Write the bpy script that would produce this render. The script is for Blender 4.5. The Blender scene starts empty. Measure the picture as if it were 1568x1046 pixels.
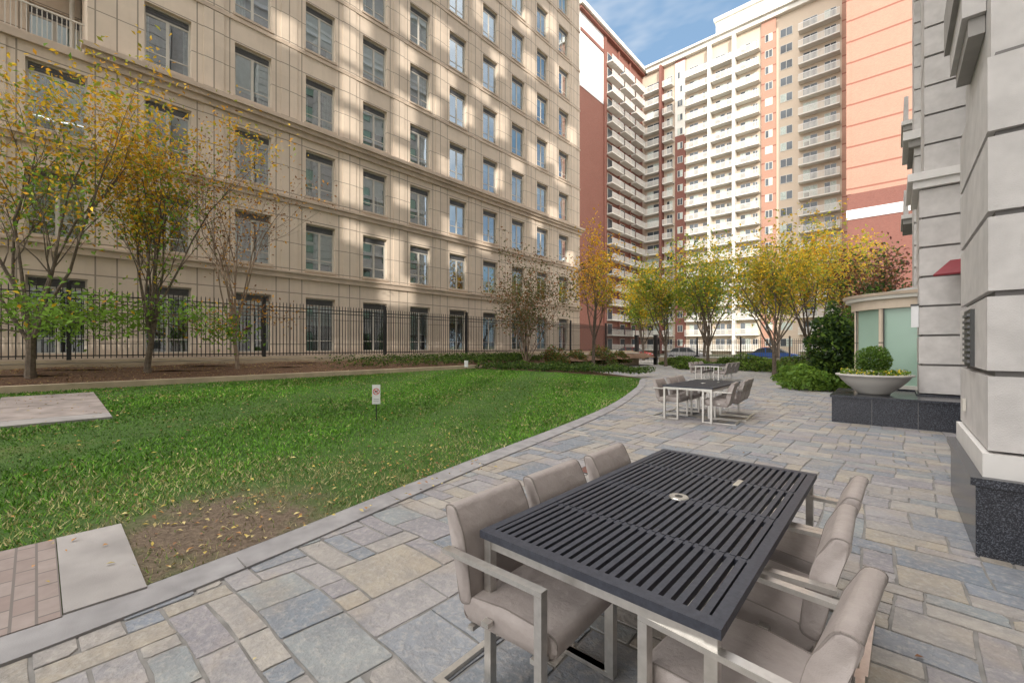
import bpy, bmesh, math, random
import numpy as np
from mathutils import Vector, Matrix
R = math.radians
rnd = random.Random(7)
scene = bpy.context.scene
scene.view_settings.view_transform = 'Standard'
scene.view_settings.look = 'None'
scene.view_settings.exposure = 0

# ------------------------------------------------------------------ materials
def newmat(name):
    m = bpy.data.materials.new(name); m.use_nodes = True
    nt = m.node_tree
    b = nt.nodes['Principled BSDF']
    return m, nt, b
def N(nt, t, **kw):
    n = nt.nodes.new(t)
    for k, v in kw.items():
        setattr(n, k, v)
    return n
def L(nt, a, b): nt.links.new(a, b)
def math_n(nt, op, a, b=None):
    n = N(nt, 'ShaderNodeMath', operation=op)
    for i, v in enumerate((a, b)):
        if v is None: continue
        if isinstance(v, (int, float)): n.inputs[i].default_value = v
        else: L(nt, v, n.inputs[i])
    return n.outputs[0]
def mixc(nt, fac, a, b, bt='MIX'):
    n = N(nt, 'ShaderNodeMix', data_type='RGBA', blend_type=bt)
    if isinstance(fac, (int, float)): n.inputs[0].default_value = fac
    else: L(nt, fac, n.inputs[0])
    for i, v in ((6, a), (7, b)):
        if isinstance(v, (tuple, list)): n.inputs[i].default_value = (*v[:3], 1)
        else: L(nt, v, n.inputs[i])
    return n.outputs[2]
def noise(nt, scale, detail=3, rough=.6, vec=None):
    n = N(nt, 'ShaderNodeTexNoise'); n.inputs['Scale'].default_value = scale
    n.inputs['Detail'].default_value = min(detail, 4); n.inputs['Roughness'].default_value = rough
    if vec is None:
        tc = N(nt, 'ShaderNodeTexCoord'); vec = tc.outputs['Object']
    L(nt, vec, n.inputs['Vector'])
    return n.outputs['Fac']
def ramp(nt, fac, stops, interp='LINEAR'):
    n = N(nt, 'ShaderNodeValToRGB'); n.color_ramp.interpolation = interp
    e = n.color_ramp.elements
    while len(e) < len(stops): e.new(.5)
    for i, (p, c) in enumerate(stops):
        e[i].position = p; e[i].color = (*c[:3], 1) if isinstance(c, (tuple, list)) else (c, c, c, 1)
    L(nt, fac, n.inputs[0])
    return n.outputs[0]
def bump(nt, b, h, strength=.3, dist=.01):
    n = N(nt, 'ShaderNodeBump'); n.inputs['Strength'].default_value = strength
    n.inputs['Distance'].default_value = dist
    L(nt, h, n.inputs['Height']); L(nt, n.outputs[0], b.inputs['Normal'])
def simple(name, col, rough=.7, var=.15, scale=3, metal=0, bs=0, bscale=60, dist=.004, grime=0):
    m, nt, b = newmat(name)
    f = noise(nt, scale, 2)
    lo = tuple(c * (1 - var) for c in col); hi = tuple(min(1, c * (1 + var)) for c in col)
    c = ramp(nt, f, [(.3, lo), (.7, hi)])
    if grime:
        g = noise(nt, .35, 4, .7)
        gm = ramp(nt, g, [(.45, 0.0), (.75, 1.0)])
        c = mixc(nt, math_n(nt, 'MULTIPLY', gm, grime), c, tuple(x * .45 for x in col))
    L(nt, c, b.inputs['Base Color'])
    b.inputs['Roughness'].default_value = rough
    b.inputs['Metallic'].default_value = metal
    if bs:
        bump(nt, b, noise(nt, bscale, 2), bs, dist)
    return m

def axis(nt, which):
    tc = N(nt, 'ShaderNodeTexCoord'); s = N(nt, 'ShaderNodeSeparateXYZ')
    L(nt, tc.outputs['Object'], s.inputs[0]); return s.outputs[which]
def linemask(nt, coord, period, offset, w):
    a = math_n(nt, 'SUBTRACT', coord, offset - period / 2)
    a = math_n(nt, 'DIVIDE', a, period)
    a = math_n(nt, 'FRACT', a)
    a = math_n(nt, 'SUBTRACT', a, .5)
    a = math_n(nt, 'ABSOLUTE', a)
    return math_n(nt, 'LESS_THAN', a, w / period)

PY0, PP = 3.17, 2.73
def precast(name, col):
    m, nt, b = newmat(name)
    f = noise(nt, 1.2, 4, .65)
    c = ramp(nt, f, [(.3, tuple(x * .90 for x in col)), (.7, tuple(x * 1.07 for x in col))])
    tc = N(nt, 'ShaderNodeTexCoord'); mp = N(nt, 'ShaderNodeMapping'); mp.inputs['Scale'].default_value = (1, 3.0, .12)
    L(nt, tc.outputs['Object'], mp.inputs[0])
    st = noise(nt, 2.0, 3, .7, mp.outputs[0])
    c = mixc(nt, math_n(nt, 'MULTIPLY', ramp(nt, st, [(.5, 0.), (.8, 1.)]), .28), c, tuple(x * .6 for x in col))
    y = axis(nt, 1); z = axis(nt, 2)
    cy = math_n(nt, 'FLOOR', math_n(nt, 'DIVIDE', math_n(nt, 'SUBTRACT', y, PY0 - PP / 2), PP))
    cz = math_n(nt, 'FLOOR', math_n(nt, 'DIVIDE', math_n(nt, 'SUBTRACT', z, 5.0), 1.625))
    cb = N(nt, 'ShaderNodeCombineXYZ'); L(nt, cy, cb.inputs[0]); L(nt, cz, cb.inputs[1])
    wn = N(nt, 'ShaderNodeTexWhiteNoise'); L(nt, cb.outputs[0], wn.inputs['Vector'])
    c = mixc(nt, .22, c, mixc(nt, wn.outputs['Value'], tuple(x * .7 for x in col), tuple(x * 1.15 for x in col)))
    j = linemask(nt, y, PP, PY0 + .84, .020)
    for mk in (linemask(nt, y, PP, PY0 - .84, .020), linemask(nt, y, PP, PY0 + PP / 2, .020),
               linemask(nt, z, 3.25, 4.93, .020), linemask(nt, z, 3.25, 7.15, .020), linemask(nt, z, 3.25, 6.05, .016)):
        j = math_n(nt, 'MAXIMUM', j, mk)
    c = mixc(nt, math_n(nt, 'MULTIPLY', j, .8), c, tuple(x * .28 for x in col))
    c = mixc(nt, math_n(nt, 'MULTIPLY', noise(nt, 60, 2), .14), c, tuple(x * .45 for x in col))
    L(nt, c, b.inputs['Base Color']); b.inputs['Roughness'].default_value = .85
    return m

def brickmat(name, c1, c2, mortar, bw=.22, bh=.075, plane='X', bands=0, bandcol=None, rough=.85, msize=.008):
    m, nt, b = newmat(name)
    tc = N(nt, 'ShaderNodeTexCoord'); s = N(nt, 'ShaderNodeSeparateXYZ'); L(nt, tc.outputs['Object'], s.inputs[0])
    cb = N(nt, 'ShaderNodeCombineXYZ')
    u, v = {'X': (1, 2), 'Y': (0, 2), 'Z': (0, 1)}[plane]
    L(nt, s.outputs[u], cb.inputs[0]); L(nt, s.outputs[v], cb.inputs[1])
    bt = N(nt, 'ShaderNodeTexBrick'); L(nt, cb.outputs[0], bt.inputs['Vector'])
    bt.inputs['Scale'].default_value = 1
    bt.inputs['Brick Width'].default_value = bw; bt.inputs['Row Height'].default_value = bh
    bt.inputs['Mortar Size'].default_value = msize
    bt.inputs['Color1'].default_value = (*c1, 1); bt.inputs['Color2'].default_value = (*c2, 1)
    bt.inputs['Mortar'].default_value = (*mortar, 1)
    c = bt.outputs['Color']
    f = noise(nt, .4 if plane != 'Z' else 9, 4, .6)
    c = mixc(nt, math_n(nt, 'MULTIPLY', f, .35 if plane != 'Z' else .8), c, tuple(x * .6 for x in c1))
    if bands:
        c = mixc(nt, linemask(nt, s.outputs[2], bands, 0, .12), c, bandcol)
    L(nt, c, b.inputs['Base Color']); b.inputs['Roughness'].default_value = rough
    if plane == 'Z': bump(nt, b, bt.outputs['Fac'], -.4, .006)
    return m

def glassmat(name, tint=(.90, .97, 1), base=.16, mult=1.6):
    m = bpy.data.materials.new(name); m.use_nodes = True; nt = m.node_tree; nt.nodes.clear()
    o = N(nt, 'ShaderNodeOutputMaterial'); mx = N(nt, 'ShaderNodeMixShader')
    tr = N(nt, 'ShaderNodeBsdfTransparent'); tr.inputs[0].default_value = (.72, .84, .83, 1)
    gl = N(nt, 'ShaderNodeBsdfGlossy'); gl.inputs['Color'].default_value = (*tint, 1); gl.inputs['Roughness'].default_value = .015
    bp = N(nt, 'ShaderNodeBump'); bp.inputs['Strength'].default_value = .06; bp.inputs['Distance'].default_value = .05
    L(nt, noise(nt, .9, 1), bp.inputs['Height']); L(nt, bp.outputs[0], gl.inputs['Normal'])
    fr = N(nt, 'ShaderNodeFresnel'); fr.inputs[0].default_value = 1.5
    f = math_n(nt, 'MINIMUM', math_n(nt, 'ADD', math_n(nt, 'MULTIPLY', fr.outputs[0], mult), base), 1.0)
    L(nt, f, mx.inputs[0]); L(nt, tr.outputs[0], mx.inputs[1]); L(nt, gl.outputs[0], mx.inputs[2]); L(nt, mx.outputs[0], o.inputs[0])
    return m

def attrmat(name, rough=.6, trans=.35, var=.25):
    m, nt, b = newmat(name)
    at = N(nt, 'ShaderNodeAttribute', attribute_name='Col')
    g = N(nt, 'ShaderNodeNewGeometry')
    k = ramp(nt, g.outputs['Random Per Island'], [(0, 1 - var), (1, 1 + var)])
    c = mixc(nt, 1.0, at.outputs['Color'], k, 'MULTIPLY')
    L(nt, c, b.inputs['Base Color']); b.inputs['Roughness'].default_value = rough
    b.inputs['Specular IOR Level'].default_value = .25
    if trans:
        o = nt.nodes['Material Output']; t = N(nt, 'ShaderNodeBsdfTranslucent'); mx = N(nt, 'ShaderNodeMixShader')
        L(nt, c, t.inputs[0]); mx.inputs[0].default_value = trans
        L(nt, b.outputs[0], mx.inputs[1]); L(nt, t.outputs[0], mx.inputs[2]); L(nt, mx.outputs[0], o.inputs[0])
    return m

M = {}
M['precast'] = precast('precast_panel', (.70, .585, .47))
M['precast_trim'] = simple('precast_trim', (.55, .445, .35), .85, .12, 2, grime=.4)
M['frame'] = simple('window_frame_paint', (.56, .53, .47), .5, .05)
M['darkframe'] = simple('dark_metal_frame', (.05, .05, .05), .45, .1)
M['glass'] = glassmat('window_glass', base=.34)
M['interior'] = simple('interior_dark', (.06, .075, .075), .9, .5, .8)
M['blind'] = simple('window_blind', (.52, .60, .57), .8, .08, 5)
M['curtain'] = simple('window_curtain', (.46, .52, .48), .9, .3, 8)
M['louver'] = simple('louver_grey', (.12, .12, .125), .5, .1)
M['roof'] = simple('roof_membrane', (.35, .34, .32), .9, .1)
M['concrete_light'] = simple('concrete_light', (.5, .48, .45), .85, .1, 1.5, grime=.35)
M['white'] = simple('white_paint', (.74, .74, .75), .5, .04)
M['cream'] = simple('cream_paint', (.66, .64, .59), .7, .06, .8)
M['brick_red'] = brickmat('brick_red', (.22, .075, .055), (.27, .10, .075), (.24, .16, .12), plane='X')
M['brick_red_y'] = brickmat('brick_red_front', (.19, .065, .05), (.24, .085, .065), (.22, .14, .11), plane='Y')
M['brick_salmon'] = brickmat('brick_salmon', (.40, .205, .145), (.45, .24, .17), (.42, .30, .24), plane='Y', bands=2.9, bandcol=(.25, .10, .07))
M['brick_cream'] = brickmat('brick_cream', (.56, .45, .34), (.60, .49, .38), (.56, .50, .43), plane='Y')
M['limestone'] = simple('limestone', (.56, .535, .52), .85, .10, 5, bs=.6, bscale=130, dist=.006, grime=.35)
M['limestone_clean'] = simple('limestone_band', (.64, .62, .60), .8, .05, 4)
M['joint'] = simple('dark_joint', (.18, .17, .165), .9, .1)  # plain dark tone for joints and the curved balcony slab
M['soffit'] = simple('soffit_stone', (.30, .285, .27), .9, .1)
M['iron'] = simple('black_iron', (.02, .02, .022), .4, .2, 10)
M['steel'] = simple('brushed_steel', (.60, .58, .55), .34, .08, 30, metal=.9)
M['bark'] = simple('bark', (.13, .10, .075), .9, .3, 12, bs=.8, bscale=30, dist=.02)
M['bark_pale'] = simple('bark_pale', (.26, .19, .14), .9, .25, 12, bs=.6, bscale=30, dist=.015)
M['leaf'] = attrmat('leaf', trans=.42)
M['grass_blade'] = attrmat('grass_blade', .7, 0, .3)
M['litter'] = attrmat('leaf_litter', .8, 0, .3)
M['asphalt'] = simple('asphalt', (.055, .055, .057), .9, .2, 20)
M['pavement'] = simple('pavement_concrete', (.36, .34, .31), .9, .12, 2, grime=.3)
M['curb'] = simple('tan_concrete', (.52, .42, .30), .9, .15, 2.5, bs=.5, bscale=50, grime=.5)
M['edging'] = simple('edging_concrete', (.30, .29, .295), .9, .16, 5, bs=.6, bscale=140, dist=.004, grime=.4)
M['mortar'] = simple('mortar', (.22, .21, .20), .95, .25, 6)
M['padstone'] = simple('pad_stone', (.30, .255, .235), .9, .25, 3, bs=.5)
M['kioskglass'] = simple('frosted_green_glass', (.33, .47, .39), .12, .05, 1)
M['terracotta'] = simple('awning_red', (.22, .03, .04), .7, .1)
M['yellow_line'] = simple('road_paint', (.75, .72, .6), .7, .1)

m, nt, b = newmat('black_granite')
v = N(nt, 'ShaderNodeTexVoronoi'); v.inputs['Scale'].default_value = 170
tc = N(nt, 'ShaderNodeTexCoord'); L(nt, tc.outputs['Object'], v.inputs['Vector'])
sv = N(nt, 'ShaderNodeSeparateColor'); L(nt, v.outputs['Color'], sv.inputs[0])
c = ramp(nt, sv.outputs[0], [(0, (.016, .017, .022)), (.62, (.034, .036, .045)), (1, (.11, .12, .145))])
L(nt, c, b.inputs['Base Color']); b.inputs['Roughness'].default_value = .22
M['granite'] = m
m, nt, b = newmat('taupe_vinyl')
c = ramp(nt, noise(nt, 7, 4), [(.3, (.29, .25, .235)), (.75, (.375, .33, .31))])
L(nt, c, b.inputs['Base Color']); b.inputs['Roughness'].default_value = .48
bump(nt, b, math_n(nt, 'ADD', noise(nt, 260, 2), math_n(nt, 'MULTIPLY', noise(nt, 9, 3), 8)), .5, .003)
M['fabric'] = m
M['piping'] = simple('cushion_piping', (.22, .19, .175), .6, .1)
m, nt, b = newmat('table_slat_navy')
c = ramp(nt, noise(nt, 60, 4), [(.3, (.020, .022, .034)), (.8, (.05, .056, .075))])
L(nt, c, b.inputs['Base Color']); b.inputs['Roughness'].default_value = .5
bump(nt, b, noise(nt, 300, 3), .3, .001)
M['slat'] = m
m, nt, b = newmat('flagstone')
g = N(nt, 'ShaderNodeNewGeometry')
c = ramp(nt, g.outputs['Random Per Island'], [(0, (.215, .24, .28)), (.14, (.31, .295, .305)), (.28, (.345, .305, .25)), (.38, (.18, .21, .25)),
     (.52, (.32, .295, .275)), (.66, (.26, .245, .265)), (.78, (.38, .35, .315)), (.90, (.25, .275, .285))], 'CONSTANT')
n1 = noise(nt, 3.6, 4, .7); n2 = noise(nt, 22, 4, .7)
c = mixc(nt, math_n(nt, 'MULTIPLY', ramp(nt, n1, [(.38, 0.), (.66, 1.)]), .55), c, (.145, .15, .17))
c = mixc(nt, math_n(nt, 'MULTIPLY', ramp(nt, n2, [(.48, 0.), (.68, 1.)]), .5), c, (.46, .43, .40))
n3 = noise(nt, 1.7, 3, .6)
c = mixc(nt, math_n(nt, 'MULTIPLY', ramp(nt, n3, [(.52, 0.), (.66, 1.)]), .35), c, (.36, .29, .21))
n4 = noise(nt, .5, 3, .6)
c = mixc(nt, math_n(nt, 'MULTIPLY', ramp(nt, n4, [(.45, 0.), (.65, 1.)]), .2), c, (.40, .37, .33))
L(nt, c, b.inputs['Base Color']); b.inputs['Roughness'].default_value = .6
bump(nt, b, math_n(nt, 'ADD', math_n(nt, 'MULTIPLY', n1, 2.0), n2), 1.0, .012)
M['flag'] = m
m, nt, b = newmat('lawn_ground')
f = noise(nt, 1.1, 4, .65); f2 = noise(nt, 30, 4, .7)
c = ramp(nt, f, [(.3, (.045, .10, .012)), (.55, (.065, .145, .02)), (.72, (.13, .155, .04))])
c = mixc(nt, math_n(nt, 'MULTIPLY', f2, .6), c, (.03, .055, .008))
tc = N(nt, 'ShaderNodeTexCoord'); vd = N(nt, 'ShaderNodeVectorMath', operation='DISTANCE')
mp = N(nt, 'ShaderNodeMapping'); mp.inputs['Location'].default_value = (4.25, -1.0, 0)
L(nt, tc.outputs['Object'], mp.inputs[0]); L(nt, mp.outputs[0], vd.inputs[0]); vd.inputs[1].default_value = (0, 0, 0)
dd = math_n(nt, 'ADD', vd.outputs['Value'], math_n(nt, 'MULTIPLY', noise(nt, 3.5, 4), 1.3))
sm_ = N(nt, 'ShaderNodeMapRange'); L(nt, dd, sm_.inputs[0]); sm_.inputs[1].default_value = 1.1; sm_.inputs[2].default_value = 1.9; sm_.inputs[3].default_value = 1; sm_.inputs[4].default_value = 0
c = mixc(nt, sm_.outputs[0], c, ramp(nt, f2, [(.3, (.07, .048, .033)), (.7, (.22, .165, .115))]))
L(nt, c, b.inputs['Base Color']); b.inputs['Roughness'].default_value = .95
bump(nt, b, f2, .8, .03)
M['lawn'] = m
m, nt, b = newmat('mulch_bed')
f = noise(nt, 25, 4, .75)
c = ramp(nt, f, [(.35, (.06, .035, .022)), (.55, (.17, .095, .055)), (.75, (.30, .19, .10))])
L(nt, c, b.inputs['Base Color']); b.inputs['Roughness'].default_value = .95
bump(nt, b, f, 1, .04)
M['mulch'] = m
M['brickpath'] = brickmat('brick_path', (.29, .225, .205), (.38, .325, .30), (.15, .14, .13), bw=.21, bh=.10, plane='Z', msize=.007)
M['slab'] = simple('slab_concrete', (.33, .31, .30), .9, .15, 3, bs=.5, bscale=90, grime=.4)
m, nt, b = newmat('terrain_ground')
c = ramp(nt, noise(nt, .05, 4), [(.35, (.10, .12, .05)), (.65, (.2, .19, .15))])
L(nt, c, b.inputs['Base Color']); b.inputs['Roughness'].default_value = .95
M['terrain'] = m

# ------------------------------------------------------------------ mesh builder
class MB:
    def __init__(s): s.v = []; s.f = []; s.m = []; s.mats = []
    def mi(s, k):
        if k not in s.mats: s.mats.append(k)
        return s.mats.index(k)
    def box(s, x0, x1, y0, y1, z0, z1, k):
        if x0 > x1: x0, x1 = x1, x0
        if y0 > y1: y0, y1 = y1, y0
        i = len(s.v)
        s.v += [(x0,y0,z0),(x1,y0,z0),(x1,y1,z0),(x0,y1,z0),(x0,y0,z1),(x1,y0,z1),(x1,y1,z1),(x0,y1,z1)]
        s.f += [(i,i+3,i+2,i+1),(i+4,i+5,i+6,i+7),(i,i+1,i+5,i+4),(i+1,i+2,i+6,i+5),(i+2,i+3,i+7,i+6),(i+3,i,i+4,i+7)]
        s.m += [s.mi(k)] * 6
    def poly(s, pts, k):
        i = len(s.v); s.v += [tuple(p) for p in pts]; s.f.append(tuple(range(i, i + len(pts)))); s.m.append(s.mi(k))
    def beam(s, p0, p1, w, h, k):
        p0, p1 = Vector(p0), Vector(p1); d = (p1 - p0).normalized()
        up = Vector((0, 0, 1)) if abs(d.z) < .9 else Vector((1, 0, 0))
        a = d.cross(up).normalized() * w / 2; c = a.cross(d).normalized() * h / 2
        i = len(s.v)
        for p in (p0, p1):
            for q in (-a - c, a - c, a + c, -a + c): s.v.append(tuple(p + q))
        s.f += [(i,i+1,i+2,i+3),(i+7,i+6,i+5,i+4),(i,i+4,i+5,i+1),(i+1,i+5,i+6,i+2),(i+2,i+6,i+7,i+3),(i+3,i+7,i+4,i)]
        s.m += [s.mi(k)] * 6
    def cyl(s, cx, cy, z0, z1, r0, r1, k, n=24, a0=0, a1=2*math.pi, cap=True):
        full = abs(a1 - a0 - 2 * math.pi) < 1e-6
        cnt = n if full else n + 1; i = len(s.v)
        for z, r in ((z0, r0), (z1, r1)):
            for j in range(cnt):
                a = a0 + (a1 - a0) * j / n; s.v.append((cx + r * math.cos(a), cy + r * math.sin(a), z))
        for j in range(n):
            j2 = (j + 1) % cnt
            s.f.append((i + j, i + j2, i + cnt + j2, i + cnt + j)); s.m.append(s.mi(k))
        if cap:
            s.f.append(tuple(i + cnt + j for j in range(cnt))); s.m.append(s.mi(k))
            s.f.append(tuple(i + j for j in reversed(range(cnt)))); s.m.append(s.mi(k))
    def lathe(s, cx, cy, prof, k, n=32):
        i = len(s.v)
        for r, z in prof:
            for j in range(n):
                a = 2 * math.pi * j / n; s.v.append((cx + r * math.cos(a), cy + r * math.sin(a), z))
        for q in range(len(prof) - 1):
            for j in range(n):
                j2 = (j + 1) % n
                s.f.append((i+q*n+j, i+q*n+j2, i+(q+1)*n+j2, i+(q+1)*n+j)); s.m.append(s.mi(k))
    def build(s, name, parent=None, smooth=False):
        me = bpy.data.meshes.new(name); me.from_pydata(s.v, [], s.f)
        for k in s.mats: me.materials.append(M[k])
        me.polygons.foreach_set('material_index', s.m)
        if smooth: me.polygons.foreach_set('use_smooth', [True] * len(s.f))
        me.update()
        o = bpy.data.objects.new(name, me); scene.collection.objects.link(o)
        if parent: o.parent = parent
        return o
def empty(name, loc=(0, 0, 0)):
    e = bpy.data.objects.new(name, None); e.location = loc; scene.collection.objects.link(e); e.empty_display_size = .2
    return e

# ------------------------------------------------------------------ world & sun
SX, SY, EL = .6, -.8, 22
w = bpy.data.worlds.new('World'); scene.world = w; w.use_nodes = True
nt = w.node_tree; bg = nt.nodes['Background']
sky = N(nt, 'ShaderNodeTexSky', sky_type='NISHITA'); sky.sun_disc = False
sky.sun_elevation = R(EL); sky.sun_rotation = math.atan2(SX, SY); sky.air_density = 1; sky.dust_density = .6
tc = N(nt, 'ShaderNodeTexCoord'); mp = N(nt, 'ShaderNodeMapping'); mp.inputs['Scale'].default_value = (1.0, 2.6, 4.2)
mp.inputs['Rotation'].default_value = (.2, .1, .5)
L(nt, tc.outputs['Generated'], mp.inputs[0])
cn = noise(nt, 2.6, 4, .62, mp.outputs[0])
mask = ramp(nt, cn, [(.46, .0), (.76, .75)])
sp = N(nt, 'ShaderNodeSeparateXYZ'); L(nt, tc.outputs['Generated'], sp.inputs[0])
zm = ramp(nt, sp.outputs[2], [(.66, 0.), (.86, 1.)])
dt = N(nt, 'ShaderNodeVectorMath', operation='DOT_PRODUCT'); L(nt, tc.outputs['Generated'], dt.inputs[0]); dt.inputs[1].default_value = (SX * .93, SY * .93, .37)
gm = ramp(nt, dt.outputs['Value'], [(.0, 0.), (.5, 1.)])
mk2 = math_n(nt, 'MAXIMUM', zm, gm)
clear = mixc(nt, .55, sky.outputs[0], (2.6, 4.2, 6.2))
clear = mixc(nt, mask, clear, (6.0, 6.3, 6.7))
vr = mixc(nt, cn, (14, 13.6, 13.1), (36, 34.9, 33.6))  # sky made brighter overhead and sunward, out of view, to lift ambient light
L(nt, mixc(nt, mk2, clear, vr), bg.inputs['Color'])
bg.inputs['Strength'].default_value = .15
sd = bpy.data.lights.new('sun', 'SUN'); sd.energy = 4.5; sd.angle = R(.5); sd.color = (1, .93, .84)
so = bpy.data.objects.new('sun', sd); scene.collection.objects.link(so)
S = Vector((SX * math.cos(R(EL)), SY * math.cos(R(EL)), math.sin(R(EL))))
so.rotation_euler = S.to_track_quat('Z', 'Y').to_euler(); so.location = (10, -10, 60)

# ------------------------------------------------------------------ camera
cd = bpy.data.cameras.new('camera'); cam = bpy.data.objects.new('camera', cd); scene.collection.objects.link(cam)
cam.location = (0, 0, 1.6); cam.rotation_euler = (R(90), 0, R(41.9)); cd.lens = 15.0; cd.sensor_width = 36
cd.shift_y = .0045; cd.clip_end = 2000; cd.clip_start = .05
scene.camera = cam

# ------------------------------------------------------------------ ground
mb = MB(); mb.poly([(-700,-700,-.06),(700,-700,-.06),(700,700,-.06),(-700,700,-.06)], 'terrain'); mb.build('ground')
EDGE = [(-12,-3.35),(-3,-3.5),(-.14,-3.58),(.56,-3.62),(1.21,-3.76),(2.05,-3.97),(3.86,-4.35),(6.5,-4.82),(9.3,-5.4),(12.,-6.2),(16,-7.6),(19.8,-9.3)]
EY = [e[0] for e in EDGE]; EX = [e[1] for e in EDGE]
def edgex(y): return float(np.interp(y, EY, EX))
def sm_edge(y):
    return sum(edgex(y + d) for d in (-1, -.5, 0, .5, 1)) / 5
def farY(x): return 14.0 + (x + 15) * (5.6 / 5.8)
def lawnz(x, y):
    e = sm_edge(min(max(y, -12), 19.8)); f = (e - x) / (e + 15.0); f = min(max(f, 0), 1.25)
    return .02 + .5 * f
mb = MB(); NXg, NYg = 40, 90
ys = np.linspace(-12, 19.8, NYg)
for j, y in enumerate(ys):
    e = sm_edge(y) - .02
    for i in range(NXg + 1):
        x = -15.05 + (e + 15.05) * i / NXg
        mb.v.append((x, y, lawnz(x, y) + .012 * math.sin(x * 1.3 + y * .7) * min(1, (e - x))))
for j in range(NYg - 1):
    for i in range(NXg):
        a = j * (NXg + 1) + i
        xc = mb.v[a][0]; yc = mb.v[a][1]
        mb.f.append((a, a + 1, a + NXg + 2, a + NXg + 1)); mb.m.append(mb.mi('mulch') if yc > farY(xc) else mb.mi('lawn'))
mb.build('lawn', smooth=True)
mb = MB(); yy = list(np.linspace(-12, 19.8, 130))
for a, b_ in zip(yy[:-1], yy[1:]):
    xa, xb = sm_edge(a), sm_edge(b_)
    mb.poly([(xa, a, .028), (xa + .28, a, .016), (xb + .28, b_, .016), (xb, b_, .028)], 'edging')
    mb.poly([(xa, a, -.02), (xa, a, .028), (xb, b_, .028), (xb, b_, -.02)], 'edging')
    mb.poly([(xa + .28, a, .016), (xa + .28, a, -.02), (xb + .28, b_, -.02), (xb + .28, b_, .016)], 'edging')
y = -11.0
while y < 19:
    x = sm_edge(y); mb.box(x + .003, x + .276, y - .003, y + .003, .0, .0245, 'joint'); y += 1.5
mb.build('lawn_edging')
mb = MB(); mb.poly([(-16.5,-6,-.006),(6,-6,-.006),(6,36,-.006),(-16.5,36,-.006)], 'mortar'); mb.build('patio_mortar_bed')
mb = MB(); mod = .175; nx, ny = int(17.5 / mod), int(40 / mod); ox, oy = -13.5, -4.0
occ = np.zeros((nx, ny), bool)
sizes = [(1,1)]*3 + [(2,1)]*6 + [(1,2)]*5 + [(2,2)]*6 + [(3,2)]*5 + [(2,3)]*4 + [(3,1)]*3 + [(1,3)]*1 + [(3,3)]*1
gxs = [ox + i * mod + rnd.uniform(-.03, .03) for i in range(nx + 1)]
gys = [oy + j * mod + rnd.uniform(-.03, .03) for j in range(ny + 1)]
def warp(x, y): return (x + .02 * math.sin(y * 1.9 + x) + .006 * math.sin(y * 5.3), y + .02 * math.sin(x * 2.3 + y * .7) + .006 * math.sin(x * 6.1))
for i in range(nx):
    for j in range(ny):
        if occ[i, j]: continue
        for t in range(8):
            a, b_ = rnd.choice(sizes)
            if t == 7: a, b_ = 1, 1
            if i + a <= nx and j + b_ <= ny and not occ[i:i+a, j:j+b_].any(): break
        occ[i:i+a, j:j+b_] = True
        x0, y0 = gxs[i], gys[j]; x1, y1 = gxs[i+a], gys[j+b_]
        if x1 < sm_edge(min(max(y0, -12), 19.8)) - .1 and y0 < 19.5: continue
        g = .0045; jt = lambda: rnd.uniform(-.002, .008)
        z = rnd.uniform(-.0015, .003)
        P = [(x0+g+jt(), y0+g+jt()), (x1-g-jt(), y0+g+jt()), (x1-g-jt(), y1-g-jt()), (x0+g+jt(), y1-g-jt())]
        Q = []
        for q in range(4):
            p = Vector(P[q]); pn = Vector(P[(q+1) % 4]); pp = Vector(P[q-1])
            c = rnd.uniform(.002, .009) if rnd.random() < .85 else rnd.uniform(.012, .04)
            Q.append(p + (pp - p).normalized() * c); Q.append(p + (pn - p).normalized() * c * rnd.uniform(.5, 1.3))
            nrm = (pn - p).normalized(); nrm = Vector((-nrm.y, nrm.x))
            for tt in (.33, .66): Q.append(p.lerp(pn, tt + rnd.uniform(-.08, .08)) + nrm * rnd.uniform(-.002, .005))
        Q = [Vector(warp(q.x, q.y)) for q in Q]; nq = len(Q)
        cen = sum(Q, Vector((0, 0))) / nq
        I = len(mb.v)
        for q in Q: mb.v.append((q.x, q.y, -.02))
        for q in Q: mb.v.append((q.x, q.y, z - .002))
        tx, ty = rnd.uniform(-.006, .006), rnd.uniform(-.006, .006)
        for q in Q:
            d = (cen - q).normalized() * .0025; mb.v.append((q.x + d.x, q.y + d.y, z + (q.x-cen.x)*tx + (q.y-cen.y)*ty))
        for s_ in (0, nq):
            for q in range(nq):
                mb.f.append((I+s_+q, I+s_+(q+1) % nq, I+s_+nq+(q+1) % nq, I+s_+nq+q)); mb.m.append(mb.mi('flag'))
        mb.f.append(tuple(I+2*nq+q for q in range(nq))); mb.m.append(0)
mb.build('flagstone_patio')
def padpt(x, y, dz): return (x, y, lawnz(x, y) + dz)
def pad(mb, xa, xb, ya, yb, dz, k, th=.07):
    t = [padpt(xa, ya, dz), padpt(xb, ya, dz), padpt(xb, yb, dz), padpt(xa, yb, dz)]
    bt_ = [(p[0], p[1], p[2] - th) for p in t]
    mb.poly(t, k)
    for q in range(4): mb.poly([bt_[q], bt_[(q+1) % 4], t[(q+1) % 4], t[q]], k)
mb = MB()
pad(mb, -4.90, -3.60, -8, .10, .014, 'brickpath'); pad(mb, -4.90, -3.62, .105, .48, .020, 'slab')
mb.build('brick_path')
mb = MB()
for (xa, xb) in ((-10.85, -10.35), (-12.4, -10.87), (-14.1, -12.42)):
    for (ya, yb) in ((-1.9, -.52), (-.5, .9), (-3.4, -1.92)):
        pad(mb, xa, xb, ya, yb, .035, 'slab' if xa > -11 else 'padstone')
mb.build('paved_pad')

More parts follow.
